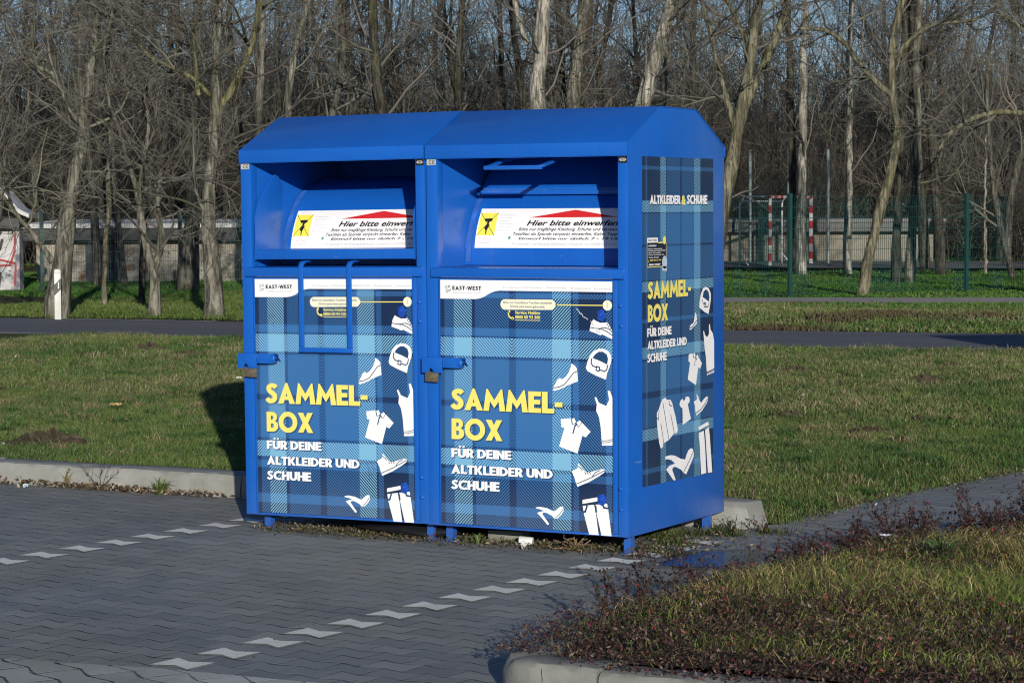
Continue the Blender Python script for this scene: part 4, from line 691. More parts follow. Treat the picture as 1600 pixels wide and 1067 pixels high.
lawn = ground_sheet('lawn', -60, 6, 1.46, 20, 0, 130, lambda X, Y: np.where(X > path_l(Y), -.05, np.where(Y > road_n(X)-.05, .02, lawn_z(X, Y))), TURF, np.concatenate([np.linspace(-60, -12, 30), np.linspace(-11.8, 6, 160)]))
ground_sheet('lawn', -90, 60, 18.0, 130, 150, 130, lambda X, Y: np.where(Y < road_f(X)+.1, .0, far_z(X, Y)), TURF)
sheet('parking_paving', [(-30, -30), (30, -30), (30, 1.47), (-30, 1.47)], 0.0, PAV)
pl_ = [(float(path_l(y))-.06, float(y)) for y in np.linspace(1.4705, 14, 40)]; pr_ = [(float(path_r(y))+.6, float(y)) for y in np.linspace(14, 1.4705, 40)]
sheet('path', pl_+pr_, 0.0, PAV)
xs = np.linspace(-60, 40, 80)
sheet('road', [(float(x), float(road_n(x))) for x in xs]+[(float(x), float(road_f(x))) for x in xs[::-1]], .085, ASPH)
EDGE = m_concrete('road_edge_concrete', (.24, .245, .235), (.31, .315, .30), .4)
sheet('road_edge', [(float(x), float(road_n(x))-.10) for x in xs]+[(float(x), float(road_n(x))+.16) for x in xs[::-1]], .0895, EDGE)
WMARK = plain('road_paint', (.62, .62, .60), .7, var=.15, scale=5)
xs2 = np.linspace(-17.6, -14.8, 8)
sheet('road_marking', [(float(x), float(road_f(x))-.10) for x in xs2]+[(float(x), float(road_f(x))-.02) for x in xs2[::-1]], .0895, WMARK)
gx = np.linspace(-17, 12, 40); fy1 = lambda x: 28.1+.34*(x+10.5)*(x > -10.5)+.06*(x+10.5)*(x <= -10.5); 
me_v = [(float(x), float(fy1(x)+d), float(far_z(x, fy1(x)+d))+.03) for x in gx for d in (0, 1.2, 2.4)]
me = bpy.data.meshes.new('footpath'); me.from_pydata(me_v, [], [(3*i+j, 3*i+3+j, 3*i+4+j, 3*i+1+j) for i in range(39) for j in (0, 1)]); me.update()
tag(link('footpath', me, m_concrete('gravel_path', (.27, .25, .23), (.36, .335, .31), .25)), kind='structure')
# hard court behind the meadow, far off by the goal
fc_ = [(-34, 47.5), (8, 55), (8, 61), (-34, 58)]
cvs = [(x, y) for x, y in fc_]; sheet('sports_court', cvs, .155, m_concrete('court', (.13, .125, .115), (.18, .17, .155), .3))

# bay markings: pale blocks let into the paving, every other course
g_, a_ = .006, .150*PH
shape = [(g_, -a_+g_), (PW/2, a_+g_), (PW-g_, -a_+g_), (PW-g_, PH+a_-g_), (PW/2, PH-a_-g_), (g_, PH+a_-g_)]
def marking_row(ci, r0, n, skip=()):
    b = MB()
    for i in range(n):
        if i in skip: continue
        jx, jy = RNG.uniform(-.004, .004, 2); r = r0+2*i
        b.poly([(*from_pav(GX+ci*PW+a+jx, GY+r*PH+c+jy), .0042) for a, c in shape])
    return tag(b.build('bay_marking', MARKM), kind='structure')
marking_row(0, 0, 16)
marking_row(-13, 12, 10)
sheet('pale_paving', [(-12, -9), (4, -9), (2.3, -3.40)]+[(1.3+.0, -3.455), (.85, -3.475), (.2, -3.585), (-4, -4.1), (-12, -5.1)], .0045, PALE)

# kerbs
def kerb_loft(b, line, wid, h, seed, step=.035, lean=.0):
    """one kerb stone along a polyline: outer face on its right-hand side; the rim is worn and chipped"""
    rng = np.random.default_rng(seed); L = np.array(line, float); s = np.concatenate([[0], np.cumsum(np.linalg.norm(np.diff(L, axis=0), axis=1))])
    n = max(3, int(s[-1]/step)); q = np.linspace(0, s[-1], n); X = np.interp(q, s, L[:, 0]); Y = np.interp(q, s, L[:, 1])
    tx = np.gradient(X); ty = np.gradient(Y); m = np.hypot(tx, ty); nx, ny = ty/m, -tx/m
    prof = [(0, -.03), (0, .30*h), (-.004, .62*h), (-.010, .84*h), (-.026, .965*h), (-.060, h), (-.5*wid, h+.001), (-wid+.02, h-.003), (-wid, .92*h), (-wid, -.03)]
    k = len(prof); n0 = len(b.v); ch = np.zeros(n)
    for c in rng.integers(0, n, max(1, int(s[-1]*2.2))):
        for dd in range(-2, 3):
            if 0 <= c+dd < n: ch[c+dd] = max(ch[c+dd], rng.uniform(.2, 1)*(1-abs(dd)/3))
    dh = rng.uniform(-.005, .005); do = rng.uniform(-.004, .004)
    for i in range(n):
        for j, (o, z) in enumerate(prof):
            rim = j in (3, 4, 5); oo = o+do+rng.normal(0, .0013)-(.014*ch[i] if rim else 0); zz = z+(dh+rng.normal(0, .0014)-(.012*ch[i] if rim else 0) if z > 0 else 0)
            b.v.append((X[i]+nx[i]*oo, Y[i]+ny[i]*oo, zz))
    for i in range(n-1):
        for j in range(k-1): b.f.append((n0+i*k+j, n0+(i+1)*k+j, n0+(i+1)*k+j+1, n0+i*k+j+1)); b.mi.append(0)
    b.f.append(tuple(n0+j for j in range(k))); b.f.append(tuple(n0+(n-1)*k+j for j in range(k-1, -1, -1))); b.mi += [0, 0]
b = MB(); x = -14.0; q = 0
while x < .85:
    e = min(x+1.0, .90); kerb_loft(b, [(x+.005, 1.208), (e-.005, 1.208)], .25, .135, 40+q); x = e; q += 1
tag(b.build('kerb', CONC, smooth='auto'), kind='structure')
b = MB(); y0, y1, h = 1.20, 1.46, .145
v = [(.906, y0, -.03), (.906, y1, -.03), (.906, y1, h), (.906, y0+.05, h), (.906, y0+.008, h-.03)]
w_ = [(1.310, y0+.03, -.03), (1.300, y1, -.03), (1.250, y1-.01, h-.012), (1.225, y0+.08, h-.006), (1.255, y0+.035, h-.035)]
b.v = v+w_; b.f = [(4, 3, 2, 1, 0), (5, 6, 7, 8, 9)]+[(i, (i+1) % 5, 5+(i+1) % 5, 5+i) for i in range(5)]; b.mi = [0]*7
tag(b.build('kerb_end', CONC, bevel=.008), kind='structure')
# kerb of the planting bed, rounded at its corner
b = MB(); cor = [(2.37+.20*math.cos(math.radians(a)), -3.13+.20*math.sin(math.radians(a))) for a in range(180, 271, 15)]
kerb_loft(b, [(2.17, -2.45), (2.17, -2.88)], .20, .118, 5); kerb_loft(b, [(2.17, -2.892), (2.17, -3.0)]+cor+[(2.62, -3.332)], .20, .125, 6, .025)
for q, (xa, xb) in enumerate(((2.632, 3.12), (3.135, 3.62), (3.635, 4.6), (4.61, 5.6), (5.61, 6.6))): kerb_loft(b, [(xa, -3.333-.004*q), (xb, -3.336-.006*q)], .20, .120+.004*(q % 2), 7+q, .03)
tag(b.build('bed_kerb', CONC2, smooth='auto'), kind='structure')
def bed_z(X, Y):
    d = np.minimum(np.minimum((X-path_r(Y)+.05)/np.where(Y < -2.3, .10, .20), (Y+3.25)/.12), 1); d = np.clip(d, 0, 1)
    return .02+.11*d+.02*hnoise(X, Y, 2.2, 8)*d
bx_ = np.linspace(0, 1, 50); by_ = np.linspace(-3.14, 9, 60)
V = []; 
for yy in by_:
    for t in bx_:
        xx = float(path_r(yy))+.02+(9-float(path_r(yy)))*t; V.append((xx, yy, float(bed_z(np.array(xx), np.array(yy)))))
i = np.arange(59)[:, None]*50+np.arange(49)[None]; Q = np.stack([i, i+1, i+51, i+50], -1).reshape(-1)
tag(link('bed_soil', np_mesh('bed_soil', V, Q, np.full(49*59, 4), smooth=True), SOIL), kind='structure')

# puddle on the paving
k = NT('puddle_water', .10, .28); k.col(k.ramp(k.noise(7, 4, .6), [(.4, (.020, .021, .022)), (.7, (.050, .048, .040))])); k.bump(k.noise(14, 2), .05, .004); PUD = k.m
DAMP = m_paving('damp_paving', ((.060, .066, .070), (.075, .080, .084), (.095, .10, .10)))
DAMP.node_tree.nodes['Principled BSDF'].inputs['Roughness'].default_value = .4
qq = []
for i in range(60):
    a = 2*PI*i/60; r = 1+.13*math.sin(3*a+1)+.09*math.sin(5*a)+.05*math.sin(11*a)
    qq.append((1.68+.50*r*math.cos(a), .14+.37*r*math.sin(a)+.12*math.cos(a)))
sheet('damp_patch', qq, .0030, DAMP)
pp = []
for i in range(40):
    a = 2*PI*i/40; r = 1+.12*math.sin(3*a+1)+.08*math.sin(5*a)
    pp.append((1.69+.40*r*math.cos(a), .13+.30*r*math.sin(a)+.10*math.cos(a)))
sheet('puddle', pp, .0062, PUD)

# ------------------------------------------------------------------ blades, leaves, litter
def blades(pos, h, wd, lean, colr, seg=2):
    """curved blades: pos (n,3), height, half width, lean; returns V, loops, counts, colour"""
    n = len(pos); az = RNG.uniform(0, 2*PI, n); dirx = np.stack([np.cos(az), np.sin(az), np.zeros(n)], -1)
    fa = RNG.uniform(0, 2*PI, n); side = np.stack([np.cos(fa), np.sin(fa), np.zeros(n)], -1)*wd[:, None]
    up = np.array([0, 0, 1.0]); l = lean[:, None]; H = h[:, None]
    p0 = pos; p1 = pos+up*H*.55+dirx*H*l*.30; p2 = pos+up*H*(1-.35*l)+dirx*H*l*.95
    V = np.stack([p0-side, p0+side, p1+side*.8, p1-side*.8, p2], 1).reshape(-1, 3)
    b = np.arange(n)[:, None]*5
    L = np.concatenate([b+np.array([[0, 1, 2, 3]]), b+np.array([[3, 2, 4]])], 1).reshape(-1)
    cnt = np.tile(np.array([4, 3]), n)
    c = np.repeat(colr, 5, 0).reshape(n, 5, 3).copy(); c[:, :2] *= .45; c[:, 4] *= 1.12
    return V, L, cnt, c.reshape(-1, 3)
def leaves(pos, size, colr, nrm_up=.3):
    n = len(pos); d = RNG.normal(size=(n, 3)); d[:, 2] += nrm_up; d /= np.linalg.norm(d, axis=1)[:, None]
    r = RNG.normal(size=(n, 3)); a = np.cross(d, r); a /= np.linalg.norm(a, axis=1)[:, None]; b = np.cross(d, a)
    s = size[:, None]
    V = np.stack([pos-a*s, pos-b*s*.42+d*s*.10, pos+a*s, pos+b*s*.42+d*s*.10], 1).reshape(-1, 3)
    L = (np.arange(n)[:, None]*4+np.array([[0, 1, 2, 3]])).reshape(-1)
    return V, L, np.full(n, 4), np.repeat(colr, 4, 0)
def join_np(parts):
    V = []; L = []; C_ = []; cc = []; o = 0
    for v, l, c, k in parts:
        V.append(v); L.append(np.asarray(l)+o); C_.append(c); cc.append(k); o += len(v)
    return np.concatenate(V), np.concatenate(L), np.concatenate(C_), np.concatenate(cc)
def in_view(p, pad=.06, zmax=1e9):
    d = p-CAM; z = d@CF; u = 3830.72*(d@CR)/z; v = 538.6-3830.72*(d@CU)/z
    return (z > 3) & (np.abs(u) < 800*(1+pad)+80) & (v < 1067*(1+pad)+60) & (v > -80)
GRASS = m_tint('grass_blades', .75, .30, .2); LEAF = m_tint('leaf_blades', .55, .2, .4)
def scatter(x0, x1, y0, y1, n):
    return RNG.uniform(x0, x1, n), RNG.uniform(y0, y1, n)
GREEN = np.array([.124, .205, .050]); DGREEN = np.array([.066, .140, .038]); STRAW = np.array([.34, .29, .165]); OLIVE = np.array([.180, .220, .075]); BROWN = np.array([.11, .075, .045])
def grass_col(X, Y, straw=.3, seed=0, sc_=1.0):
    n = len(X); a = hnoise(X, Y, .9*sc_, seed)+.5*hnoise(X, Y, 3.1*sc_, seed+1); r = RNG.uniform(0, 1, n)
    t = np.clip(.45+.75*a+RNG.normal(0, .18, n), 0, 1)[:, None]
    c = GREEN*(1-t)+OLIVE*t
    dk = (hnoise(X, Y, 1.7*sc_, seed+3) < -.22)[:, None]; c = np.where(dk, c*.45+DGREEN*.55, c)
    ps = np.clip(straw*(1+1.2*hnoise(X, Y, 1.2*sc_, seed+5)), .03, .9)
    c = np.where((r < ps)[:, None], STRAW*RNG.uniform(.6, 1.15, (n, 1)), c)
    return c*RNG.uniform(.7, 1.25, (n, 1))
def grass_patch(name, x0, x1, y0, y1, n, zfun, ok, hr, wr, straw, seed, sc_=1.0, lean=(.2, 1.3)):
    X, Y = scatter(x0, x1, y0, y1, n)
    # tufts: pull part of the points together
    k = n//3; ci = RNG.integers(0, max(1, n//40), k); cx, cy = scatter(x0, x1, y0, y1, max(1, n//40)); X[:k] = cx[ci]+RNG.normal(0, .035, k); Y[:k] = cy[ci]+RNG.normal(0, .035, k)
    hf = RNG.uniform(hr[0], hr[1], n)*(1+.35*hnoise(X, Y, 1.1*sc_, seed+9)); hf[:k] *= 1.25
    P = np.stack([X, Y, zfun(X, Y)-.005], -1); m = ok(X, Y) & in_view(P, .12); X, Y, P, hf = X[m], Y[m], P[m], hf[m]; nn = len(X)
    g = blades(P, np.clip(hf, .02, 1), RNG.uniform(wr[0], wr[1], nn), RNG.uniform(lean[0], lean[1], nn), grass_col(X, Y, straw, seed, sc_))
    return g
MOLES = [(-4.53, 2.56, .46, .10, 'largest brown molehill, nearest the kerb at the left'), (-11.06, 12.4, .36, .08, 'dark molehill close to the road, left of the boxes'), (-9.85, 11.56, .26, .06, 'small reddish molehill between the dark one and the left box'),
    (-.72, 6.79, .22, .045, 'molehill with pale crumbs just right of the right box'), (.26, 5.86, .25, .045, 'dark flat molehill in mid lawn above the paved path'), (.28, 6.82, .15, .035, 'small molehill right behind the dark flat one'),
    (-1.11, 11.06, .26, .07, 'tall dark molehill further back on the right-hand lawn'), (-2.73, 11.92, .25, .04, 'low molehill far back beside the right box'), (-1.49, 13.03, .22, .04, 'farthest molehill of the right-hand lawn, near the road')]
def off_moles(X, Y, k=.75):
    m = np.ones(len(X), bool)
    for x, y, r, h, l in MOLES: m &= ((X-x)/(r*1.15))**2+((Y-y)/(r*.8))**2 > k*RNG.uniform(0, 1.5, len(X))**1.3
    return m
okl = lambda X, Y: (Y > 1.475) & (X < path_l(Y)+RNG.normal(-.03, .05, len(X))) & (Y < road_n(X)-.05+RNG.normal(0, .06, len(X))) & off_moles(X, Y)
parts = [grass_patch('g', -8, 3.5, 1.47, 6.5, 380000, lawn_z, okl, (.014, .052), (.0014, .0030), .12, 1),
         grass_patch('g', -14, 4, 6.5, 17.5, 430000, lawn_z, okl, (.016, .058), (.0022, .0045), .21, 1)]
def tufts(x0, x1, y0, y1, n, per, r, hr, colr):
    cx, cy = scatter(x0, x1, y0, y1, n); q = RNG.uniform(.5, 1.6, n); X = np.repeat(cx, per)+RNG.normal(0, r, n*per)*np.repeat(q, per); Y = np.repeat(cy, per)+RNG.normal(0, r, n*per)*np.repeat(q, per)
    P = np.stack([X, Y, lawn_z(X, Y)-.004], -1); m = okl(X, Y) & in_view(P, .1); P = P[m]; k = len(P)
    cb = np.repeat(np.array(colr)[RNG.integers(0, len(colr), n)], per, 0)[m]
    return blades(P, RNG.uniform(hr[0], hr[1], k), RNG.uniform(.0018, .0040, k), RNG.uniform(.3, 1.5, k), cb*RNG.uniform(.65, 1.35, (k, 1)))
parts += [tufts(-8, 3.5, 1.6, 7, 420, 70, .05, (.03, .095), [(.055, .125, .035), (.075, .155, .040), (.10, .16, .05), (.30, .25, .14)]), tufts(-14, 4, 7, 17, 900, 50, .08, (.03, .11), [(.055, .120, .035), (.080, .150, .042), (.12, .17, .06), (.34, .29, .17)])]
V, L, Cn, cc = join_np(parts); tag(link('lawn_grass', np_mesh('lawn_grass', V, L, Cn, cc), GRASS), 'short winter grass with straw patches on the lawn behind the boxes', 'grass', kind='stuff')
okf = lambda X, Y: (Y > road_f(X)+.04+RNG.normal(0, .06, len(X))) & ~((Y > fy1(X)-.03) & (Y < fy1(X)+2.38) & (X > -17))
pf = [grass_patch('v', -22, 6, 18.8, 30, 190000, far_z, okf, (.03, .085), (.005, .010), .34, 21, .6)]
V, L, Cn, cc = join_np(pf)
br = np.clip((hnoise(V[:, 0], V[:, 1], 1.1, 33)-.12)*2.2, 0, .85)[:, None]*np.clip((V[:, :1]+13)/3, 0, 1); cc = cc*(1-br)+np.array([.115, .085, .052])*br
lf = np.clip((-13.0-V[:, 0])/2.0, 0, 1)[:, None]; cc = cc*(1-.75*lf)+np.array([.085, .135, .028])*.75*lf*np.clip(cc.sum(1, keepdims=True)/.3, .3, 1.4)
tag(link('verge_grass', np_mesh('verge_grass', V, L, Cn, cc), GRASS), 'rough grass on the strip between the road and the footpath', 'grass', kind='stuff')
pf = [grass_patch('m', -36, 4, 26, 47.5, 260000, far_z, okf, (.03, .075), (.006, .012), .06, 41, .4), grass_patch('m', -50, 6, 47, 75, 40000, far_z, okf, (.03, .08), (.010, .022), .12, 43, .3)]
V, L, Cn, cc = join_np(pf); cc = cc*np.array([.62, .98, .62])
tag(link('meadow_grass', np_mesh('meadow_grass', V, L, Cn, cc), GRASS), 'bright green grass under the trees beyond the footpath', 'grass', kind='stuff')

# planting bed: dry grass and dark red ground cover
okb = lambda X, Y: (X > path_r(Y)+.02) & (Y > -3.16)
def bed_mask(X, Y): return hnoise(X, Y, 2.1, 77)+.5*hnoise(X, Y, 5.0, 78)
n = 170000; X, Y = scatter(2.1, 7.0, -3.2, 6.5, n); m = okb(X, Y) & (RNG.uniform(0, 1, n) < np.clip(.98-.95*bed_mask(X, Y), .10, 1)*np.clip((Y+3.02)/.22, .05, 1)); X, Y = X[m], Y[m]
P = np.stack([X, Y, bed_z(X, Y)-.005], -1); m = in_view(P, .1); X, Y, P = X[m], Y[m], P[m]; nn = len(X)
g1 = blades(P, RNG.uniform(.04, .13, nn)*(1+.4*hnoise(X, Y, 3, 12)), RNG.uniform(.0010, .0024, nn), RNG.uniform(.5, 1.9, nn), grass_col(X, Y, .40, 61, 2)*np.array([1.50, 1.40, 1.05]))
tag(link('bed_grass', np_mesh('bed_grass', *g1[:3], g1[3]), GRASS), 'tangled dry and green grass growing through the planting bed', 'grass', kind='stuff')
n = 420000; X, Y = scatter(2.0, 7.0, -3.3, 6.5, n)
edge = np.minimum(np.abs(X-path_r(Y)), np.abs(Y+3.12)); pr = np.clip(.26+.95*bed_mask(X, Y), .04, 1); pr = np.maximum(pr, 1.2*np.exp(-(edge/.22)**2))
spill = hnoise(X, Y*0, 3.4, 91) > -.15
m = (X > path_r(Y)-.02) & (Y > np.where(spill & (X > 2.45), -3.42, -3.20)) & (RNG.uniform(0, 1, n) < pr*.8); X, Y, edge = X[m], Y[m], edge[m]
Z = bed_z(X, Y)+RNG.beta(1.2, 2.0, len(X))*(.05+.08*np.clip(.5+bed_mask(X, Y), .2, 1.2))
Z = np.where(Y < -3.13, .125+(Z-.05)*.25-np.clip(-3.33-Y, 0, 1)*1.2, Z)
P = np.stack([X, Y, Z], -1); m = in_view(P, .1); P = P[m]; nn = len(P); r = RNG.uniform(0, 1, nn)[:, None]
cl = np.where(r < .55, np.array([.060, .029, .026]), np.where(r < .78, np.array([.085, .055, .038]), np.where(r < .88, np.array([.040, .050, .024]), np.where(r < .965, np.array([.17, .12, .085]), np.array([.20, .022, .025])))))*RNG.uniform(.6, 1.4, (nn, 1))
g2 = leaves(P, RNG.uniform(.0045, .0125, nn), cl, .5)
ns_ = 2600; X, Y = scatter(2.15, 6.5, -3.2, 6.0, ns_); m = (X > path_r(Y)) & in_view(np.stack([X, Y, 0*X+.1], -1), .1); X, Y = X[m], Y[m]; ns_ = len(X)
SP = [np.stack([X, Y, bed_z(X, Y)+.01], -1)]; d = RNG.normal(0, 1, (ns_, 3)); d[:, 2] = np.abs(d[:, 2])*.35+.12
for s in range(5): d = d/np.linalg.norm(d, axis=1)[:, None]; SP.append(SP[-1]+d*RNG.uniform(.03, .06, ns_)[:, None]); d = d+RNG.normal(0, .3, (ns_, 3)); d[:, 2] -= .10
STEMS = (np.stack(SP, 1), np.full((ns_, 6), .0016)*np.linspace(1, .5, 6))
GC = [g2]
tag(link('ground_cover', np_mesh('ground_cover', *join_np(GC)[:3], g2[3]), LEAF), 'low dark red leafy ground cover spreading over the planting bed', 'ground cover', kind='stuff')

# ------------------------------------------------------------------ trees
def bark(name, a, b, moss=.3, scale=1.0):
    k = NT(name, .9, .15); mp = k.n('Mapping'); mp.inputs['Scale'].default_value = (9*scale, 9*scale, 1.3*scale); k.l(k.coord(), mp.inputs[0])
    f = k.noise(1.6, 6, .7, mp.outputs[0], .6); f2 = k.noise(1.1, 4, .6)
    c = k.ramp(f, [(.34, tuple(x*.20 for x in a)), (.47, tuple(x*.75 for x in a)), (.58, b), (.75, tuple(x*1.12 for x in b))])
    c = k.mix(k.ramp(k.noise(2.3, 5, .7), [(.48, 0.0), (.66, .55)]), c, tuple(x*.45 for x in a))
    c = k.mix(k.ramp(f2, [(.50, 0.0), (.70, moss)]), c, (.115, .125, .030))
    k.col(c); k.bump(f, 1.0, .05); return k.m
BARK_G = bark('bark_grey', (.118, .113, .088), (.225, .217, .178), .30)
BARK_M = bark('bark_mossy', (.120, .112, .075), (.215, .205, .140), .45)
BARK_D = bark('bark_dark', (.045, .042, .034), (.085, .080, .066), .25)
BARK_P = bark('bark_pale', (.21, .20, .165), (.40, .385, .33), .15)
BARK_Y = bark('bark_lichen', (.125, .122, .060), (.215, .208, .115), .6)
BARK_W = bark('bark_wood', (.080, .077, .064), (.145, .140, .118), .25)
TWIG = m_tint('twig', .85, 0, .2)
def ortho(T):
    ref = np.where(np.abs(T[..., 2:3]) > .9, np.array([1., 0, 0]), np.array([0, 0, 1.])); B = np.cross(T, ref); B /= np.linalg.norm(B, axis=-1, keepdims=True)+1e-9
    return B, np.cross(T, B)
def tubes_np(P, R, k, colr=None):
    """P (N,M,3) centre lines, R (N,M) radii"""
    N, M_, _ = P.shape; T = np.gradient(P, axis=1); T /= np.linalg.norm(T, axis=-1, keepdims=True)+1e-9
    B, C_ = ortho(T); a = 2*PI*np.arange(k)/k
    V = P[:, :, None]+R[:, :, None, None]*(np.cos(a)[None, None, :, None]*B[:, :, None]+np.sin(a)[None, None, :, None]*C_[:, :, None])
    idx = np.arange(N)[:, None, None]*M_*k+np.arange(M_-1)[None, :, None]*k+np.arange(k)[None, None]
    nx = np.arange(N)[:, None, None]*M_*k+np.arange(M_-1)[None, :, None]*k+((np.arange(k)+1) % k)[None, None]
    Q = np.stack([idx, nx, nx+k, idx+k], -1).reshape(-1)
    c = np.ones((N*M_*k, 3))*.1 if colr is None else np.repeat(colr, M_*k, 0)
    return V.reshape(-1, 3), Q, np.full(len(Q)//4, 4), c
def grow(Pp, Rp, per, ln, ang, M_, up, wig, rmax, rfrac=.55, tmin=.2, tmax=1.0, rng=RNG, taper=.25):
    """children branches of every parent centre line"""
    N, m, _ = Pp.shape; n = int(N*per); pi = rng.integers(0, N, n); t = rng.uniform(tmin, tmax, n)*(m-1.001)
    i0 = t.astype(int); fr = (t-i0)[:, None]; A = Pp[pi, i0]; Bp = Pp[pi, i0+1]; p = A*(1-fr)+Bp*fr; T = Bp-A; T /= np.linalg.norm(T, axis=1, keepdims=True)+1e-9
    r0 = (Rp[pi, i0]*(1-fr[:, 0])+Rp[pi, i0+1]*fr[:, 0])
    B, C_ = ortho(T); az = rng.uniform(0, 2*PI, n)[:, None]; a = np.radians(rng.uniform(ang[0], ang[1], n))[:, None]
    d = T*np.cos(a)+(B*np.cos(az)+C_*np.sin(az))*np.sin(a); L = rng.uniform(ln[0], ln[1], n)
    out = [p]; cur = p
    for s in range(M_-1):
        d = d+rng.normal(0, wig, (n, 3))+np.array([0, 0, up]); d /= np.linalg.norm(d, axis=1, keepdims=True)
        cur = cur+d*(L/(M_-1))[:, None]; out.append(cur)
    P = np.stack(out, 1); r = np.minimum(r0*rfrac, rmax); R = r[:, None]*np.linspace(1, taper, M_)[None]
    return P, R
def resample(pts, n):
    P = np.array(smooth3(pts)); d = np.concatenate([[0], np.cumsum(np.linalg.norm(np.diff(P[:, :3], axis=0), axis=1))]); t = np.linspace(0, d[-1], n)
    return np.stack([np.interp(t, d, P[:, i]) for i in range(4)], -1)
def smooth3(pts, n=6):
    P = [np.array(p, float) for p in pts]; P = [2*P[0]-P[1]]+P+[2*P[-1]-P[-2]]; o = []
    for i in range(1, len(P)-2):
        for k in range(n):
            t = k/n; a, b, c, d = P[i-1], P[i], P[i+1], P[i+2]
            o.append(.5*((2*b)+(c-a)*t+(2*a-5*b+4*c-d)*t*t+(3*b-a-3*c+d)*t**3))
    o.append(P[-2]); return o
def twig_col(n, base, rng=RNG): return np.array(base)*rng.uniform(.55, 1.45, (n, 1))*(1+rng.normal(0, .05, (n, 3)))
def make_tree(name, paths, label, group, m_bark, m_limb=None, seeds=0, cbase=(.125, .108, .078), top=11.0, dens=1.0, low=1.6, seed=1, sides=14, cat='tree', spread=1.0, drop=0):
    rng = np.random.default_rng(seed)
    root_p = Vector(paths[0][0][:3]); gz = float(far_z(np.array(root_p.x), np.array(root_p.y)))
    trunk = [list(p) for p in paths[0]]
    # carry the stem down to the ground and on up, out of the picture
    f0 = trunk[0]; gb = [f0[0], f0[1], gz-.12, f0[3]*1.04]
    if f0[2]-gz > .08: trunk = [gb]+trunk
    else: trunk[0] = gb
    last = trunk[-1]; 
    if last[2] < top and not drop:
        dx = (last[0]-trunk[-2][0])/max(.3, last[2]-trunk[-2][2]); dy = (last[1]-trunk[-2][1])/max(.3, last[2]-trunk[-2][2])
        for s in (.35, .7, 1.0):
            hh = (top-last[2])*s; trunk.append([last[0]+dx*hh*.4+rng.normal(0, .15), last[1]+dy*hh*.4+rng.normal(0, .15), last[2]+hh, last[3]*(1-.85*s)])
    root = empty(name, (root_p.x, root_p.y, gz), label, cat, group)
    off = np.array([root_p.x, root_p.y, gz])
    limbs = [np.array(p) for p in paths[1:]]
    parts = []; lines = []
    for q, kk in [(trunk, sides)]+[(l, 8) for l in limbs]:
        rs = resample(q, 34 if kk == sides else 20); c = rs[:, :3]-off
        r = rs[:, 3]*(1+.07*np.sin(np.arange(len(rs))*1.9+seed)+rng.normal(0, .03, len(rs)))
        if kk == sides: r[:3] *= np.array([1.06, 1.03, 1.01]); c = c+np.stack([rng.normal(0, .012, len(c)), rng.normal(0, .012, len(c)), np.zeros(len(c))], -1)
        if m_limb is not None and kk != sides:
            v_, l_, n_, _k = tubes_np(c[None], r[None], 9); link('limb', np_mesh('limb', v_, l_, n_, smooth=True), m_limb, root)
        else: parts.append(tubes_np(c[None], r[None], kk))
        lines.append((c, r, kk == sides))
    # knobbly bark: push the rings in and out
    V, L, Cn, cc = join_np(parts)
    a = np.arctan2(V[:, 1], V[:, 0]); V = V+np.stack([np.cos(a), np.sin(a), 0*a], -1)*(.03*rng.normal(0, 1, len(V))*lines[0][1][0])[:, None]
    link('trunk', np_mesh('trunk', V, L, Cn, smooth=True), m_bark, root)
    # limbs, branches, twigs
    tp = []
    c, r, _ = lines[0]; z = c[:, 2]; lo = np.searchsorted(z, low)
    seg = np.array([c[max(0, lo-1)+int(round(x))] for x in np.linspace(0, len(c)-1-max(0, lo-1), 20)]); sr_ = np.array([r[max(0, lo-1)+int(round(x))] for x in np.linspace(0, len(c)-1-max(0, lo-1), 20)])
    P1, R1 = grow(seg[None], sr_[None], 19*dens, (1.0*spread, 3.2*spread), (30, 85), 11, .05, .17, .027, .34, .0, .98, rng)
    for (lc, lr, tr) in lines[1:]:
        q = np.array([lc[int(round(x))] for x in np.linspace(0, len(lc)-1, 20)]); qr = np.array([lr[int(round(x))] for x in np.linspace(0, len(lc)-1, 20)])
        a_, b_ = grow(q[None], qr[None], 12*dens, (.8, 2.2), (30, 80), 11, .05, .2, .03, .5, .15, 1, rng); P1 = np.concatenate([P1, a_]); R1 = np.concatenate([R1, b_])
    tp.append(tubes_np(P1, R1, 5, twig_col(len(P1), cbase, rng)*rng.uniform(.35, 1.1, (len(P1), 1))))
    P2, R2 = grow(P1, R1, 6, (.4, 1.5), (25, 70), 7, .03, .17, .0075, .6, .15, 1, rng); R2 = np.maximum(R2, .0045)
    tp.append(tubes_np(P2, R2, 4, twig_col(len(P2), cbase, rng)))
    P3, R3 = grow(P2, R2, 6, (.2, .7), (20, 70), 4, .02, .24, .006, .7, .1, 1, rng); R3 = np.maximum(R3, .0028)
    tp.append(tubes_np(P3, R3, 3, twig_col(len(P3), [x*1.1 for x in cbase], rng)))
    if seeds:       # dry fruit bunches and leaves left hanging
        q = P3[rng.integers(0, len(P3), seeds), 3]; q = np.repeat(q, 7, 0)+rng.normal(0, .035, (seeds*7, 3))-np.array([0, 0, .03]); tp.append(leaves(q, rng.uniform(.018, .040, len(q)), np.array([.062, .046, .030])*rng.uniform(.5, 1.5, (len(q), 1)), 0))
    V, L, Cn, cc = join_np(tp)
    link('crown', np_mesh('crown', V, L, Cn, cc), TWIG, root)
    return root
TREES = D['trees']
NEAR = 'bare trees along the road'; 
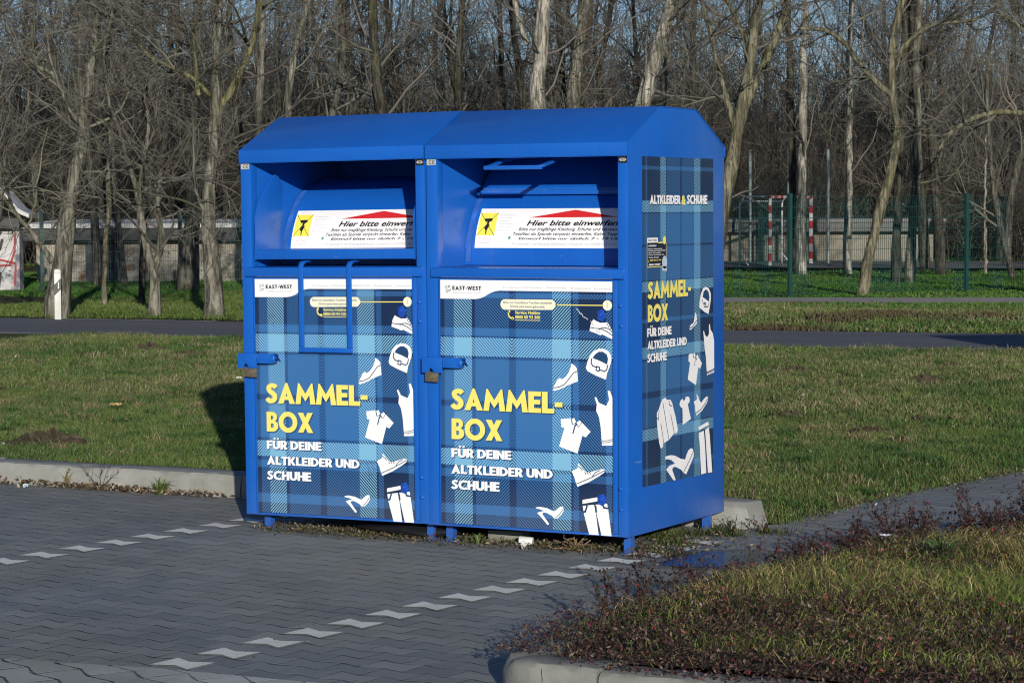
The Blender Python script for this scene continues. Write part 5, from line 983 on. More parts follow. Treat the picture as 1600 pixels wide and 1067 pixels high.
spec = [
 ('T1', 'thick grey tree by the road behind the white marker post, its low limb reaching left', BARK_G, 1.0, 1.4, 12),
 ('T2', 'slim forked tree with a crooked stem between the two thick roadside trees', BARK_G, .75, 1.3, 7),
 ('T2b', 'very thin straight tree between the forked tree and the tree behind the marker post', BARK_M, .35, 1.5, 9),
 ('T2c', 'very thin kinked sapling rising directly behind the slim forked tree', BARK_D, .35, 1.5, 9),
 ('T3', 'thick rough-barked roadside tree nearest the left box, with a mossy yellow-green limb', BARK_G, 1.0, 1.6, 12),
 ('T3b', 'dark thick trunk close behind the rough-barked tree beside the left box', BARK_W, .8, 2.2, 13),
 ('T4', 'thin trunk rising straight behind the left corner of the left box', BARK_G, .5, 2.0, 11),
 ('T5', 'slim tree leaning right behind the left box roof', BARK_G, .5, 2.0, 11),
 ('T6', 'straight pale thick trunk behind the right box, left of the dark slim one', BARK_P, .8, 2.6, 13),
 ('T7', 'dark slim trunk between two thick pale trunks behind the right box', BARK_D, .5, 2.6, 13),
 ('T8', 'thick grey trunk just right of the dark slim one behind the boxes', BARK_G, .8, 2.6, 13),
 ('T9', 'thick pale trunk leaning strongly to the right above the right box', BARK_P, .7, 2.6, 12),
 ('T10', 'thin trunk right behind the strongly leaning pale trunk', BARK_G, .5, 2.4, 11),
 ('T11', 'mossy tree forking into a wide V just beside the right box roof', BARK_M, .9, 1.8, 11),
 ('T12', 'dark slender trunk standing left of the flaky pale one behind the goal', BARK_D, .5, 2.4, 13),
 ('T13', 'slender pale flaky trunk behind the far goal post', BARK_P, .5, 2.4, 13),
 ('T14', 'thin pale trunk between the goal and the leaning roadside tree', BARK_P, .5, 2.2, 12),
 ('T15', 'slim tree leaning right by the footpath, with a long dark limb to the left', BARK_M, .8, 2.2, 11),
 ('T16', 'dark left stem of the pair on the meadow behind the leaning tree', BARK_D, .7, 2.2, 13),
 ('T16b', 'lighter right stem of the pair on the meadow behind the leaning tree', BARK_G, .7, 2.2, 13),
 ('T17', 'young staked sapling alone on the meadow at the right', BARK_P, .5, 1.0, 4.2),
 ('T18', 'tree at the right picture edge sending bare limbs to the left', BARK_M, .7, 2.6, 12)]
for i, (kx, lab, mb_, den, lo, tp_) in enumerate(spec):
    make_tree('bare_tree', TREES[kx], lab, NEAR, mb_, top=tp_, dens=den, low=lo, seed=100+i, drop=(kx == 'T17'), cbase=(.128, .124, .102) if mb_ is not BARK_D else (.085, .078, .064),
        spread=.45 if kx in ('T2b', 'T2c', 'T17') else 1.0, m_limb=BARK_Y if kx == 'T3' else None, seeds={'T5': 260, 'T4': 160, 'T6': 220, 'T10': 160, 'T12': 200, 'T15': 260, 'T11': 160, 'T1': 90, 'T3': 140}.get(kx, 0))
# wood behind: a few kinds of slender tree, copied
def wood_tree(seed, h, lean, r, m_bark, cb):
    rng = np.random.default_rng(seed); pts = []; x = y = 0.0
    for s in np.linspace(0, 1, 7): pts.append([x, y, h*s, r*(1-.86*s)]); x += rng.normal(lean*h/14, .22); y += rng.normal(0, .12)
    rs = resample(pts, 20); c = rs[:, :3]; rr = rs[:, 3]
    v, l, cn, k = tubes_np(c[None], rr[None], 7); tm = np_mesh('trunk', v, l, cn, smooth=True); tm.materials.append(m_bark)
    P1, R1 = grow(c[None], rr[None], 34, (.9, 2.8), (30, 65), 7, .10, .15, .035, .45, .12, .98, rng)
    P2, R2 = grow(P1, R1, 6, (.5, 1.4), (25, 60), 5, .08, .18, .014, .6, .15, 1, rng); R2 = np.maximum(R2, .006)
    P3, R3 = grow(P2, R2, 4, (.3, .8), (20, 60), 3, .05, .2, .008, .7, .1, 1, rng); R3 = np.maximum(R3, .0048)
    v, l, cn, k = join_np([tubes_np(P1, R1, 4, twig_col(len(P1), cb, rng)), tubes_np(P2, R2, 3, twig_col(len(P2), cb, rng)), tubes_np(P3, R3, 3, twig_col(len(P3), cb, rng))])
    cm = np_mesh('crown', v, l, cn, k); cm.materials.append(TWIG); return tm, cm
kinds = [wood_tree(1, 13, .10, .13, BARK_D, (.082, .078, .067)), wood_tree(2, 15, -.25, .14, BARK_D, (.100, .096, .080)), wood_tree(3, 11, .2, .09, BARK_W, (.115, .108, .088)), wood_tree(4, 14, .3, .12, BARK_W, (.108, .103, .088)), wood_tree(5, 10, -.2, .08, BARK_W, (.115, .114, .08)), wood_tree(6, 12, .05, .11, BARK_D, (.092, .082, .072))]
nw = 0
rw = random.Random(5)
for row, (dd, cnt) in enumerate(((58, 13), (66, 16), (74, 18), (84, 20), (96, 20))):
    for j in range(cnt):
        u = -900+1800*(j+rw.uniform(.1, .9))/cnt; d_ = dd+rw.uniform(-4, 4)
        p = CAM+CF*d_+CR*(u*d_/3830.7); x, y = float(p[0]), float(p[1])
        tm, cm = kinds[rw.randrange(6)]
        up_ = 800+u
        if 1110 < up_ < 1440 and d_ < 82: continue
        e = empty('wood_tree', (x, y, .05), 'slender bare tree in the wood behind the sports ground', 'tree', 'slender trees of the wood in the background', rot=(0, 0, rw.uniform(0, 6.28)))
        s_ = rw.uniform(.8, 1.2); e.scale = (s_, s_, s_)
        for nm, q in (('trunk', tm), ('crown', cm)):
            o = bpy.data.objects.new(nm, q); COL.objects.link(o); o.parent = e
        nw += 1
# undergrowth and the far wood, each one uncountable mass
def thicket(name, label, cat, d0, d1, n, hr, cb, seed, per1, per2, rmin, wide=1000, hshape=None):
    rng = np.random.default_rng(seed); d_ = rng.uniform(d0, d1, n); u = rng.uniform(-wide, wide, n)
    base = CAM+CF*d_[:, None]+CR*(u*d_/3830.7)[:, None]; base[:, 2] = 0
    h = rng.uniform(hr[0], hr[1], n)*(.75+.35*hnoise(base[:, 0], base[:, 1], .35, seed))
    M_ = 6; dv = rng.normal(0, .22, (n, 3)); dv[:, 2] = 1; P = [base]; cur = base
    for s in range(M_-1):
        dv = dv+rng.normal(0, .12, (n, 3)); dv[:, 2] = np.abs(dv[:, 2])+.1; dv /= np.linalg.norm(dv, axis=1)[:, None]; cur = cur+dv*(h/(M_-1))[:, None]; P.append(cur)
    P0 = np.stack(P, 1); R0 = rng.uniform(.008, .028, n)[:, None]*np.linspace(1, .3, M_)[None]; R0 = np.maximum(R0, rmin)
    t = (.5+.5*hnoise(base[:, 0], base[:, 1], .6, seed+3))[:, None]; cbn = np.array(cb)*(1-t)+np.array([cb[0]*1.10, cb[1]*.95, cb[2]*.86])*t
    P1, R1 = grow(P0, R0, per1, (.4, 1.5), (20, 70), 4, .06, .2, .010, .7, .1, 1, rng); R1 = np.maximum(R1, rmin)
    P2, R2 = grow(P1, R1, per2, (.25, .8), (20, 70), 3, .04, .2, .008, .8, .1, 1, rng); R2 = np.maximum(R2, rmin*.85)
    pr = [tubes_np(P0, R0, 3, cbn*rng.uniform(.5, 1.4, (n, 1))), tubes_np(P1, R1, 3, twig_col(len(P1), cb, rng)), tubes_np(P2, R2, 3, twig_col(len(P2), cb, rng))]
    V, L, Cn, cc = join_np(pr)
    return tag(link(name, np_mesh(name, V, L, Cn, cc), TWIG), label, cat, kind='stuff')
thicket('undergrowth', 'tangled leafless brown undergrowth at the edge of the wood', 'undergrowth', 76, 92, 3200, (1.8, 5.5), (.070, .066, .054), 3, 7, 3.0, .0060)
thicket('far_wood', 'dense grey brown mass of the wood far behind the trees', 'wood', 88, 115, 3400, (6, 11.5), (.052, .052, .050), 9, 9, 3.0, .0085)
thicket('far_wood', 'darker rear depth of the wood reaching to the skyline', 'wood', 112, 150, 3000, (8, 15), (.042, .043, .047), 19, 8, 2.5, .013)

v, l, c, kk = tubes_np(STEMS[0], STEMS[1], 3, np.array([.085, .055, .042])*RNG.uniform(.6, 1.5, (len(STEMS[0]), 1)))
tag(link('bed_stems', np_mesh('bed_stems', v, l, c, kk), LEAF), 'bare thin reddish stems sprawling through the planting bed', 'stems', kind='stuff')
# ------------------------------------------------------------------ buildings, fences, goal
PLAST = m_soil('plaster_patchy', [(.32, (.12, .105, .085)), (.44, (.33, .31, .25)), (.56, (.60, .57, .48)), (.68, (.26, .15, .10))], 1.5)
CREAMW = m_soil('cream_wall', [(.3, (.20, .19, .155)), (.7, (.34, .32, .265))], .8)
DARKT = plain('dark_fascia', (.018, .022, .024), .5, 0, .3, 3)
WROOF = plain('white_roofing', (.50, .51, .50), .6, 0, .15, 2)
DOORD = plain('dark_door', (.02, .028, .045), .5, 0, .3, 3)
GLASS = NT('window_glass', .1, .6).col((.02, .024, .028)).m
FRAMEW = plain('window_frame_paint', (.55, .54, .50), .6)
def rib(b, x0, x1, ys_, z, pitch=.18, amp=.025):
    """corrugated sheet between two (y,z) edges"""
    n = int((x1-x0)/pitch*4); n0 = len(b.v)
    for i in range(n+1):
        x = x0+(x1-x0)*i/n; a = amp*math.sin(2*PI*i/4)
        for (yy, zz) in ys_: b.v.append((x, yy, zz+a))
    for i in range(n): b.f.append((n0+2*i, n0+2*i+2, n0+2*i+3, n0+2*i+1)); b.mi.append(b.cur)
def shed(loc, rz, Lx, Dy, H, label, wallm, windows, doors, roofm, name='shed', grp=None, over=.45):
    t = empty(name, loc, label, 'building', grp, rot=(0, 0, rz))
    b = MB(); b.box(0, Lx, 0, Dy, -.4, H); b.build('wall', wallm, t)
    b = MB(); b.box(-.25, Lx+.25, -over, Dy+.2, H+.002, H+.30); f = b.build('fascia', DARKT, t)
    b = MB(); b.box(-.3, Lx+.3, -over-.08, -over-.004, H+.285, H+.385); b.build('roof_edge', roofm, t)
    b = MB(); rib(b, -.3, Lx+.3, [(-over-.05, H+.36), (Dy+.3, H+.46)], 0); b.build('roof', roofm, t, fix=False)
    for (x, z, w_, h_) in windows:
        b = MB(); b.box(x, x+w_, -.012, .03, z, z+h_); wn = b.build('window', GLASS, t)
        b = MB(); 
        for q in (0, .5, 1): b.box(x+q*(w_-.05), x+q*(w_-.05)+.05, -.03, -.0125, z, z+h_)
        b.box(x, x+w_, -.029, -.0135, z+h_*.5-.02, z+h_*.5+.02); b.box(x, x+w_, -.029, -.0135, z-.02, z+.02); b.box(x, x+w_, -.029, -.0135, z+h_-.03, z+h_+.01); b.build('frame', FRAMEW, wn)
    for (x, w_, h_) in doors:
        b = MB(); b.box(x, x+w_, -.015, .02, -.1, h_); b.build('door', DOORD, t)
    return t
AX = math.atan2(CR[1], CR[0])
shed((-30.6, 34.2, .02), AX-.02, 5.6, 4, 1.04, 'low shed with patchy brick and plaster wall under a pale corrugated roof', PLAST, [(3.42, .42, .36, .52), (4.9, .30, .5, .7)], [(1.15, .75, 1.0)], WROOF)
shed((-23.6, 57.6, .03), AX+.01, 6.6, 5, 1.00, 'long low cream building behind the goal with a dark flat roof edge', CREAMW, [], [], plain('grey_roofing', (.12, .12, .115), .7))
# graffiti wall: gable end of a garage at the left edge
t = empty('garage', (-29.2, 27.75, .0), 'white garage end wall covered with grey and red graffiti at the left edge', 'building', rot=(0, 0, AX+.03))
k = NT('graffiti_wall', .85, .2); n1 = k.noise(1.1, 4, .6); n2 = k.noise(2.6, 3, .6)
c_ = k.ramp(n1, [(.32, (.36, .36, .36)), (.48, (.50, .50, .50)), (.56, (.11, .125, .15)), (.66, (.22, .235, .26)), (.75, (.40, .40, .40))]); c_ = k.mix(k.ramp(n2, [(.60, 0.0), (.66, .8)]), c_, (.05, .055, .065)); k.col(c_)
b = MB(); b.box(0, 2.70, 0, .5, -.4, 1.38); b.build('wall', k.m, t)
b = MB(); b.prism([(-.3, 2.12), (2.35, 2.12), (2.72, 1.72), (2.98, 1.60), (2.98, 1.68), (2.76, 1.80), (2.40, 2.22), (-.3, 2.22)], 'y', -.45, .7); b.build('roof', WROOF, t)
b = MB(); b.box(-.2, 2.75, -.3, .55, 1.39, 1.60); b.build('fascia', DARKT, t)
gl = [[(2.62, 1.30), (2.60, .9), (2.50, .62), (2.05, .60), (1.95, .70), (2.10, .78), (2.62, .66)], [(1.80, 1.30), (1.78, 1.0), (1.95, .86), (2.10, .75)], [(2.62, .62), (2.60, .2)], [(1.5, .60), (1.9, .62)], [(1.2, 1.2), (1.4, .9), (1.3, .5), (1.6, .3)]]
put('graffiti', geo_lines(gl, .045), plain('red_spray', (.26, .03, .035), .7), t, on_front(-.012))
put('graffiti', geo_lines([[(1.7, .35), (2.0, .22), (2.3, .05)], [(2.25, .05), (2.3, .45), (2.2, .55)], [(2.15, 1.1), (2.30, .95), (2.35, 1.15)]], .06), plain('black_spray', (.02, .02, .024), .7), t, on_front(-.018))

GREENM = plain('fence_green', (.008, .045, .040), .45, .1, .2, 5)
POLEM = plain('galvanised_green', (.22, .29, .29), .45, .1, .2, 5)
def fence(p0, p1, nbays, H, label, posth=None, pitch=.05, name='mesh_fence', wire=.0022):
    p0 = np.array(p0, float); p1 = np.array(p1, float); Lg = np.linalg.norm(p1[:2]-p0[:2]); a = math.atan2(p1[1]-p0[1], p1[0]-p0[0])
    t = empty(name, tuple(p0), label, 'fence', rot=(0, 0, a)); bay = Lg/nbays
    for i in range(nbays+1):
        b = MB(); b.box(i*bay-.035, i*bay+.035, -.03, .03, -.2, (posth or H+.06)); b.box(i*bay-.04, i*bay+.04, -.035, .035, (posth or H+.06), (posth or H+.06)+.02); b.build('post', GREENM, t)
    for i in range(nbays):
        b = MB(); n = int(bay/pitch)
        for j in range(1, n): x = i*bay+j*bay/n; b.box(x-wire, x+wire, -.003, .003, .04, H)
        for j in range(int(H/.2)+1): z = .05+j*.2; b.box(i*bay+.036, i*bay+bay-.036, .0035, .0105, z-.003, z+.003); b.box(i*bay+.036, i*bay+bay-.036, -.0105, -.0035, z-.004, z+.004)
        b.build('wire_panel', GREENM, t, fix=False)
    return t
fence((-25.83, 28.56, .05), (-18.3, 37.2, .05), 4, 1.65, 'dark green wire mesh fence in front of the low shed, left of the boxes')
fence((-12.75, 27.5, .10), (-4.30, 43.0, .10), 4, 1.82, 'dark green wire mesh fence beyond the footpath, right of the boxes')
pn = empty('ball_stop_net', (-21.74, 55.84, .1), 'tall grey green poles with a dark ball net behind the goal', 'net fence', rot=(0, 0, math.atan2(.07, 2.25)))
for x in (0, 1.2, 2.4):
    b = MB(); b.tube([(x, 0, 0), (x, 0, 3.35)], .045, 8); b.build('pole', POLEM, pn)
b = MB()
for i in range(31): b.box(.045+i*.077-.003, .045+i*.077+.003, -.003, .003, .1, 2.6)
for i in range(32): b.box(.045, 2.355, -.0075, -.0035, .1+i*.08, .106+i*.08)
b.build('net', GREENM, pn, fix=False)
RW = NT('red_white_bands', .5, .4)
def m_bands(ax, per, off):
    k = NT('red_white_bands', .5, .4); sp = k.n('SeparateXYZ'); k.l(k.coord(), sp.inputs[0])
    h = k.math('GREATER_THAN', k.math('FRACT', k.math('ADD', k.math('DIVIDE', sp.outputs[ax], per), off+50.0)), .5); k.col(k.mix(h, (.40, .40, .39), (.30, .018, .024))); return k.m
gA = np.array([-19.69, 52.38, .10]); gB = np.array([-19.68, 55.46, .10]); ang = math.atan2(gB[1]-gA[1], gB[0]-gA[0])
go = empty('handball_goal', tuple(gA), 'small red and white striped goal with a white tube frame and net', 'goal', rot=(0, 0, ang))
Lg = 3.08; zz = 1.92
ban = m_bands(2, .44, .10); banx = m_bands(0, .44, .0)
for x in (0, Lg):
    b = MB(); b.box(x-.04, x+.04, -.04, .04, 0, zz); b.build('goal_post', ban, go, bevel=.006)
b = MB(); b.box(-.04, Lg+.04, -.04, .04, zz+.001, zz+.075); b.build('crossbar', banx, go, bevel=.006)
TUBE = plain('white_tube', (.60, .62, .63), .4, .1)
for x in (0, Lg):
    b = MB(); b.tube([(x, .05, 1.97), (x, .72, 1.97), (x, .82, 1.93), (x, .89, 1.83), (x, .91, 1.70), (x, .91, .02)], .022, 8); b.tube([(x, .05, .03), (x, .91, .03)], .022, 8); b.tube([(x, .62, .03), (x, .91, .35)], .016, 6); b.build('frame_tube', TUBE, go, smooth=True)
b = MB(); b.tube([(0, .89, 1.84), (Lg, .89, 1.84)], .018, 6); b.tube([(0, .91, .03), (Lg, .91, .03)], .018, 6); b.build('frame_tube', TUBE, go, smooth=True)
b = MB()
for i in range(27): b.box(.02+i*.117, .026+i*.117, .900, .906, .03, 1.8)
for i in range(16): b.box(0, Lg, .893, .899, .05+i*.115, .056+i*.115)
for x in (.008, Lg-.014):
    for i in range(8): b.box(x, x+.006, .06+i*.115, .066+i*.115, .05, 1.9)
    for i in range(16): b.box(x+.007, x+.012, .06, .88, .05+i*.115, .056+i*.115)
b.build('goal_net', plain('net_green', (.012, .07, .07), .7), go, fix=False)

# white roadside marker post
mk = empty('marker_post', (-17.45, 18.66, .085), 'white roadside marker post with a black band in front of the thick grey tree', 'marker post', rot=(0, 0, AX+.25))
prof = [(-.050, -.034), (.050, -.034), (.045, .03), (0, .050), (-.045, .03)]
b = MB(); b.prism(prof, 'z', 0, .70); n0 = len(b.v); b.prism([(x*.98, y*.98) for x, y in prof], 'z', .7005, .745); b.prism([(x*.8, y*.8) for x, y in prof], 'z', .7455, .765)
b.build('post_body', plain('white_plastic', (.50, .50, .47), .45, 0, .08, 6), mk, bevel=.006)
b = MB(); o_ = [(x*1.03, y*1.03) for x, y in prof]; n0 = len(b.v); b.v += [(x, y, .36+.10*(x+.05)/.10) for x, y in o_]+[(x, y, .53+.10*(x+.05)/.10) for x, y in o_]
b.f += [tuple(range(n0+4, n0-1, -1)), tuple(range(n0+5, n0+10))]+[(n0+i, n0+(i+1) % 5, n0+5+(i+1) % 5, n0+5+i) for i in range(5)]; b.mi += [0]*7
b.build('black_band', BLACK, mk)
b = MB(); b.box(.006, .020, -.0375, -.0355, .47, .57); b.build('reflector', plain('reflector', (.7, .7, .7), .2), mk)

# unseen block right of the picture, added to throw a shadow on the road
ki = empty('shadow_block', (4.66, 8.19, -.01), 'plain grey block out of view, added for its shadow on the road', 'shadow_block', rot=(0, 0, math.atan2(LD.y, LD.x)+PI))
b = MB(); b.box(0, 2.4, 0.02, 2.6, 0, 3.15); b.build('wall', CREAMW, ki, bevel=.02)
b = MB(); b.box(-.1, 2.5, -.08, 2.7, 3.152, 3.28); b.build('roof', CONC2, ki, bevel=.02)
b = MB(); b.box(2.402, 2.43, .7, 1.7, .02, 2.1); b.build('door', DOORD, ki)

# ------------------------------------------------------------------ small things on the ground
for x, y, r, h, lab in MOLES:
    rng = np.random.default_rng(int(abs(x*100)+y*10)); nr, na = 12, 30; V = []
    for i in range(nr+1):
        for j in range(na):
            q = i/nr; a = 2*PI*j/na; px = r*q*math.cos(a); py = r*.8*q*math.sin(a)
            z = .62*h*(1-q*q)**1.2*(1+.35*math.sin(3*a+x))+.016*rng.normal()*(1-q*q)
            V.append((px, py, z-.02*q))
    f = [(i*na+j, i*na+(j+1) % na, (i+1)*na+(j+1) % na, (i+1)*na+j) for i in range(nr) for j in range(na)]
    me = bpy.data.meshes.new('molehill'); me.from_pydata(V, [], f); me.update()
    o = link('molehill', me, SOIL, loc=(x, y, float(lawn_z(np.array(x), np.array(y)))))
    tag(o, lab, 'molehill', 'molehills on the lawn')
def debris(name, label, cat, pos, size, cols, up=1.2):
    c = np.array(cols)[RNG.integers(0, len(cols), len(pos))]*RNG.uniform(.6, 1.3, (len(pos), 1))
    g = leaves(np.array(pos), size, c, up); return tag(link(name, np_mesh(name, *g[:3], g[3]), LEAF), label, cat, kind='stuff')
n = 900; x = RNG.uniform(-5, -2.2, n); x = np.where(RNG.uniform(0, 1, n) < .55, RNG.normal(-2.85, .4, n), x); y = 1.2-np.abs(RNG.normal(0, .045, n)); m = x < -1.9
debris('leaf_litter', 'dry leaves and grit lying along the foot of the kerb', 'leaf litter', np.stack([x[m], y[m], .006+RNG.uniform(0, .03, m.sum())], -1), RNG.uniform(.006, .024, m.sum()), [(.14, .09, .05), (.22, .18, .12), (.09, .06, .035), (.40, .33, .24), (.06, .045, .03)])
n = 2600; x = RNG.uniform(-1.1, 1.35, n); y = .12+RNG.normal(0, .10, n); k2 = n//3; x[:k2] = RNG.normal(1.15, .22, k2); y[:k2] = RNG.uniform(.1, 1.15, k2); 
debris('leaf_litter', 'dry stalks and leaves gathered under the boxes', 'leaf litter', np.stack([x, y, .004+RNG.uniform(0, .022, n)], -1), RNG.uniform(.004, .016, n), [(.10, .075, .04), (.17, .13, .08), (.06, .05, .03), (.28, .23, .15), (.05, .06, .02)])
n = 700; y = RNG.uniform(1.5, 9, n); x = path_l(y)+RNG.normal(0.02, .06, n)
debris('leaf_litter', 'crumbs of soil and leaf along the lawn edge of the paved path', 'leaf litter', np.stack([x, y, .008+RNG.uniform(0, .015, n)], -1), RNG.uniform(.005, .015, n), [(.10, .08, .05), (.16, .12, .08), (.05, .04, .03), (.35, .32, .26)])
n = 420; x = RNG.uniform(-14, 3.5, n); y = RNG.uniform(1.55, 15.3, n); m = (x < path_l(y)-.05) & (y < road_n(x)-.1); x, y = x[m], y[m]
debris('leaf_litter', 'single dead leaves scattered over the lawn', 'leaf litter', np.stack([x, y, lawn_z(x, y)+RNG.uniform(.02, .045, len(x))], -1), RNG.uniform(.010, .026, len(x)), [(.20, .14, .07), (.30, .24, .14), (.11, .07, .04), (.42, .40, .34)])
n = 260; x = RNG.uniform(-5, 2, n); y = RNG.uniform(-4.5, 1.0, n); m = ~((x > -1.2) & (y > -.05)); x, y = x[m], y[m]
debris('leaf_litter', 'specks of grit and leaf lying on the paving', 'leaf litter', np.stack([x, y, .006+RNG.uniform(0, .004, len(x))], -1), RNG.uniform(.003, .010, len(x)), [(.20, .16, .10), (.40, .38, .33), (.07, .05, .035), (.12, .10, .07)], 6)
def moss_strip(label, pts, nb, hh, colr):
    P = np.array(pts); P = P[RNG.integers(0, len(P), nb)]+RNG.normal(0, 1, (nb, 3))*np.array([.05, .05, 0]); P[:, 2] = .0
    g = blades(P, RNG.uniform(hh*.4, hh, nb), RNG.uniform(.0015, .0035, nb), RNG.uniform(.3, 1.4, nb), np.array(colr)*RNG.uniform(.6, 1.3, (nb, 1)))
    return tag(link('joint_grass', np_mesh('joint_grass', *g[:3], g[3]), GRASS), label, 'grass', kind='stuff')
moss_strip('green grass and moss growing in the paving around the rear foot', [(1.1+.1*math.cos(i), .45+.09*i, 0) for i in range(8)]+[(1.22, .25, 0), (1.3, .95, 0), (1.45, 1.15, 0)], 900, .06, (.10, .13, .04))
moss_strip('thin grass growing along the front edge under the boxes', [(-1.05+.21*i, .13+.02*math.sin(i*2.), 0) for i in range(11)], 500, .05, (.13, .14, .05))
def plant(loc, label, nblade, h, lean, colr, nm='weed', leafn=0, stalk=0, w_=(.002, .005)):
    P = np.zeros((nblade, 3)); P[:, :2] = RNG.normal(0, .012, (nblade, 2))
    pr = [blades(P, RNG.uniform(h*.5, h, nblade), RNG.uniform(*w_, nblade), RNG.uniform(lean[0], lean[1], nblade), np.array(colr)*RNG.uniform(.7, 1.3, (nblade, 1)))] if nblade else []
    if stalk:
        P0 = np.zeros((stalk, 5, 3)); d = RNG.normal(0, .35, (stalk, 3)); d[:, 2] = 1
        for i in range(1, 5): P0[:, i] = P0[:, i-1]+d/np.linalg.norm(d, axis=1)[:, None]*h/4; d = d+RNG.normal(0, .2, (stalk, 3))
        R0 = np.full((stalk, 5), .0022)*np.linspace(1, .5, 5); pr.append(tubes_np(P0, R0, 4, np.tile(np.array([.075, .055, .04]), (stalk, 1))))
        P1, R1 = grow(P0, R0, 4, (h*.15, h*.45), (25, 60), 4, 0, .2, .0015, .7); pr.append(tubes_np(P1, R1, 3, np.tile(np.array([.08, .06, .045]), (len(P1), 1))))
        if leafn:
            q = np.concatenate([P0.reshape(-1, 3), P1.reshape(-1, 3)]); q = q[RNG.integers(0, len(q), leafn)]+RNG.normal(0, .008, (leafn, 3)); rr = RNG.uniform(0, 1, (leafn, 1))
            pr.append(leaves(q, RNG.uniform(.006, .012, leafn), np.where(rr < .78, np.array(colr), np.array([.30, .025, .03]))*RNG.uniform(.6, 1.4, (leafn, 1)), .4))
    v, l, c, kk = join_np(pr); o = link(nm, np_mesh(nm, v, l, c, kk), LEAF, loc=loc)
    return tag(o, label, 'plant')
plant((-2.55, 1.15, 0), 'bright green tuft of broad blades at the foot of the kerb', 46, .16, (.5, 1.5), (.14, .19, .05), 'grass_tuft', w_=(.003, .006))
plant((-3.02, 1.17, 0), 'dry twiggy weed sprawling in front of the kerb left of the green tuft', 0, .20, (0, 1), (.08, .06, .04), 'weed', 12, 5)
plant((-3.30, 1.18, 0), 'upright yellowing weed standing against the kerb face', 8, .14, (.1, .5), (.18, .15, .06), 'weed', 20, 2)
plant((-3.85, 1.16, 0), 'small dark weed in the leaf litter by the kerb', 14, .07, (.4, 1.4), (.07, .07, .03), 'weed', 12, 2)
plant((-4.06, 1.17, 0), 'brown weed against the kerb at the left picture edge', 10, .15, (.2, .8), (.12, .09, .04), 'weed', 14, 2)
plant((-3.62, 1.16, 0), 'low bushy weed in the litter between the two dark weeds', 20, .06, (.4, 1.4), (.10, .09, .04), 'weed', 8, 1)
plant((.24, .10, 0), 'small green weed beside the middle foot under the right box', 26, .085, (.4, 1.4), (.12, .17, .05), 'weed', w_=(.002, .005))
plant((1.27, .98, 0), 'dark leafy weed in front of the kerb end', 18, .12, (.3, 1.2), (.045, .055, .025), 'weed', 60, 4)
plant((1.40, 1.12, 0), 'reddish brown weed at the corner of the kerb end', 22, .10, (.3, 1.3), (.09, .065, .035), 'weed', 40, 3)
plant((2.86, -.30, .12), 'fresh green leafy clump in the middle of the dark red ground cover', 130, .17, (.4, 1.5), (.07, .13, .04), 'green_clump', w_=(.003, .007))
# dry root bundle under the right box
P0 = np.zeros((26, 6, 3)); d = RNG.normal(0, 1, (26, 3)); d[:, 2] = np.abs(d[:, 2])*.8+.1
for i in range(1, 6): P0[:, i] = P0[:, i-1]+d/np.linalg.norm(d, axis=1)[:, None]*.026; d = d+RNG.normal(0, .6, (26, 3)); d[:, 2] -= .35
P0[:, :, 2] = np.clip(P0[:, :, 2], .004, 1)
g = tubes_np(P0, np.full((26, 6), .0035), 5, np.array([.20, .14, .085])*RNG.uniform(.6, 1.2, (26, 1)))
tag(link('dry_root', np_mesh('dry_root', *g[:3], g[3], smooth=True), TWIG, loc=(.80, .10, .004)), 'tangle of dry tan roots lying under the front edge of the right box', 'root')
b = MB(); b.box(-.10, .10, -.05, .05, 0, .055); tag(b.build('brick', CONC2, loc=(.33, .27, .001), bevel=.008), 'weathered grey brick lying under the right box', 'brick').rotation_euler = (0, 0, .08)
b = MB(); b.tube([(-.035, 0, .024), (-.033, 0, .024), (.033, 0, .022), (.036, 0, .022)], [.0225, .0240, .0205, .0195], 16); tag(b.build('paper_cup', plain('white_cup', (.62, .64, .64), .5), loc=(.50, .14, .001), smooth='auto'), 'small white cup lying on its side in front of the brick', 'cup').rotation_euler = (0, 0, .25)
# black rubbish bag slumped below the joint of the boxes
V = []; nu, nv = 26, 14
for i in range(nv+1):
    for j in range(nu):
        a = 2*PI*j/nu; q = i/nv*PI; rr = 1+.12*math.sin(3*a+q*2)+.08*math.sin(7*a-q*5)
        V.append((.30*rr*math.cos(a)*math.sin(q), .12*rr*math.sin(a)*math.sin(q), .040+.040*math.cos(q)*(1-.3*math.sin(2*a))))
f = [(i*nu+j, i*nu+(j+1) % nu, (i+1)*nu+(j+1) % nu, (i+1)*nu+j) for i in range(nv) for j in range(nu)]
me = bpy.data.meshes.new('rubbish_bag'); me.from_pydata(V, [], f); me.polygons.foreach_set('use_smooth', [True]*len(f)); me.update()
tag(link('rubbish_bag', me, plain('black_plastic', (.010, .010, .012), .35), loc=(-.22, .20, .0)), 'black plastic bag slumped under the joint between the two boxes', 'bag')
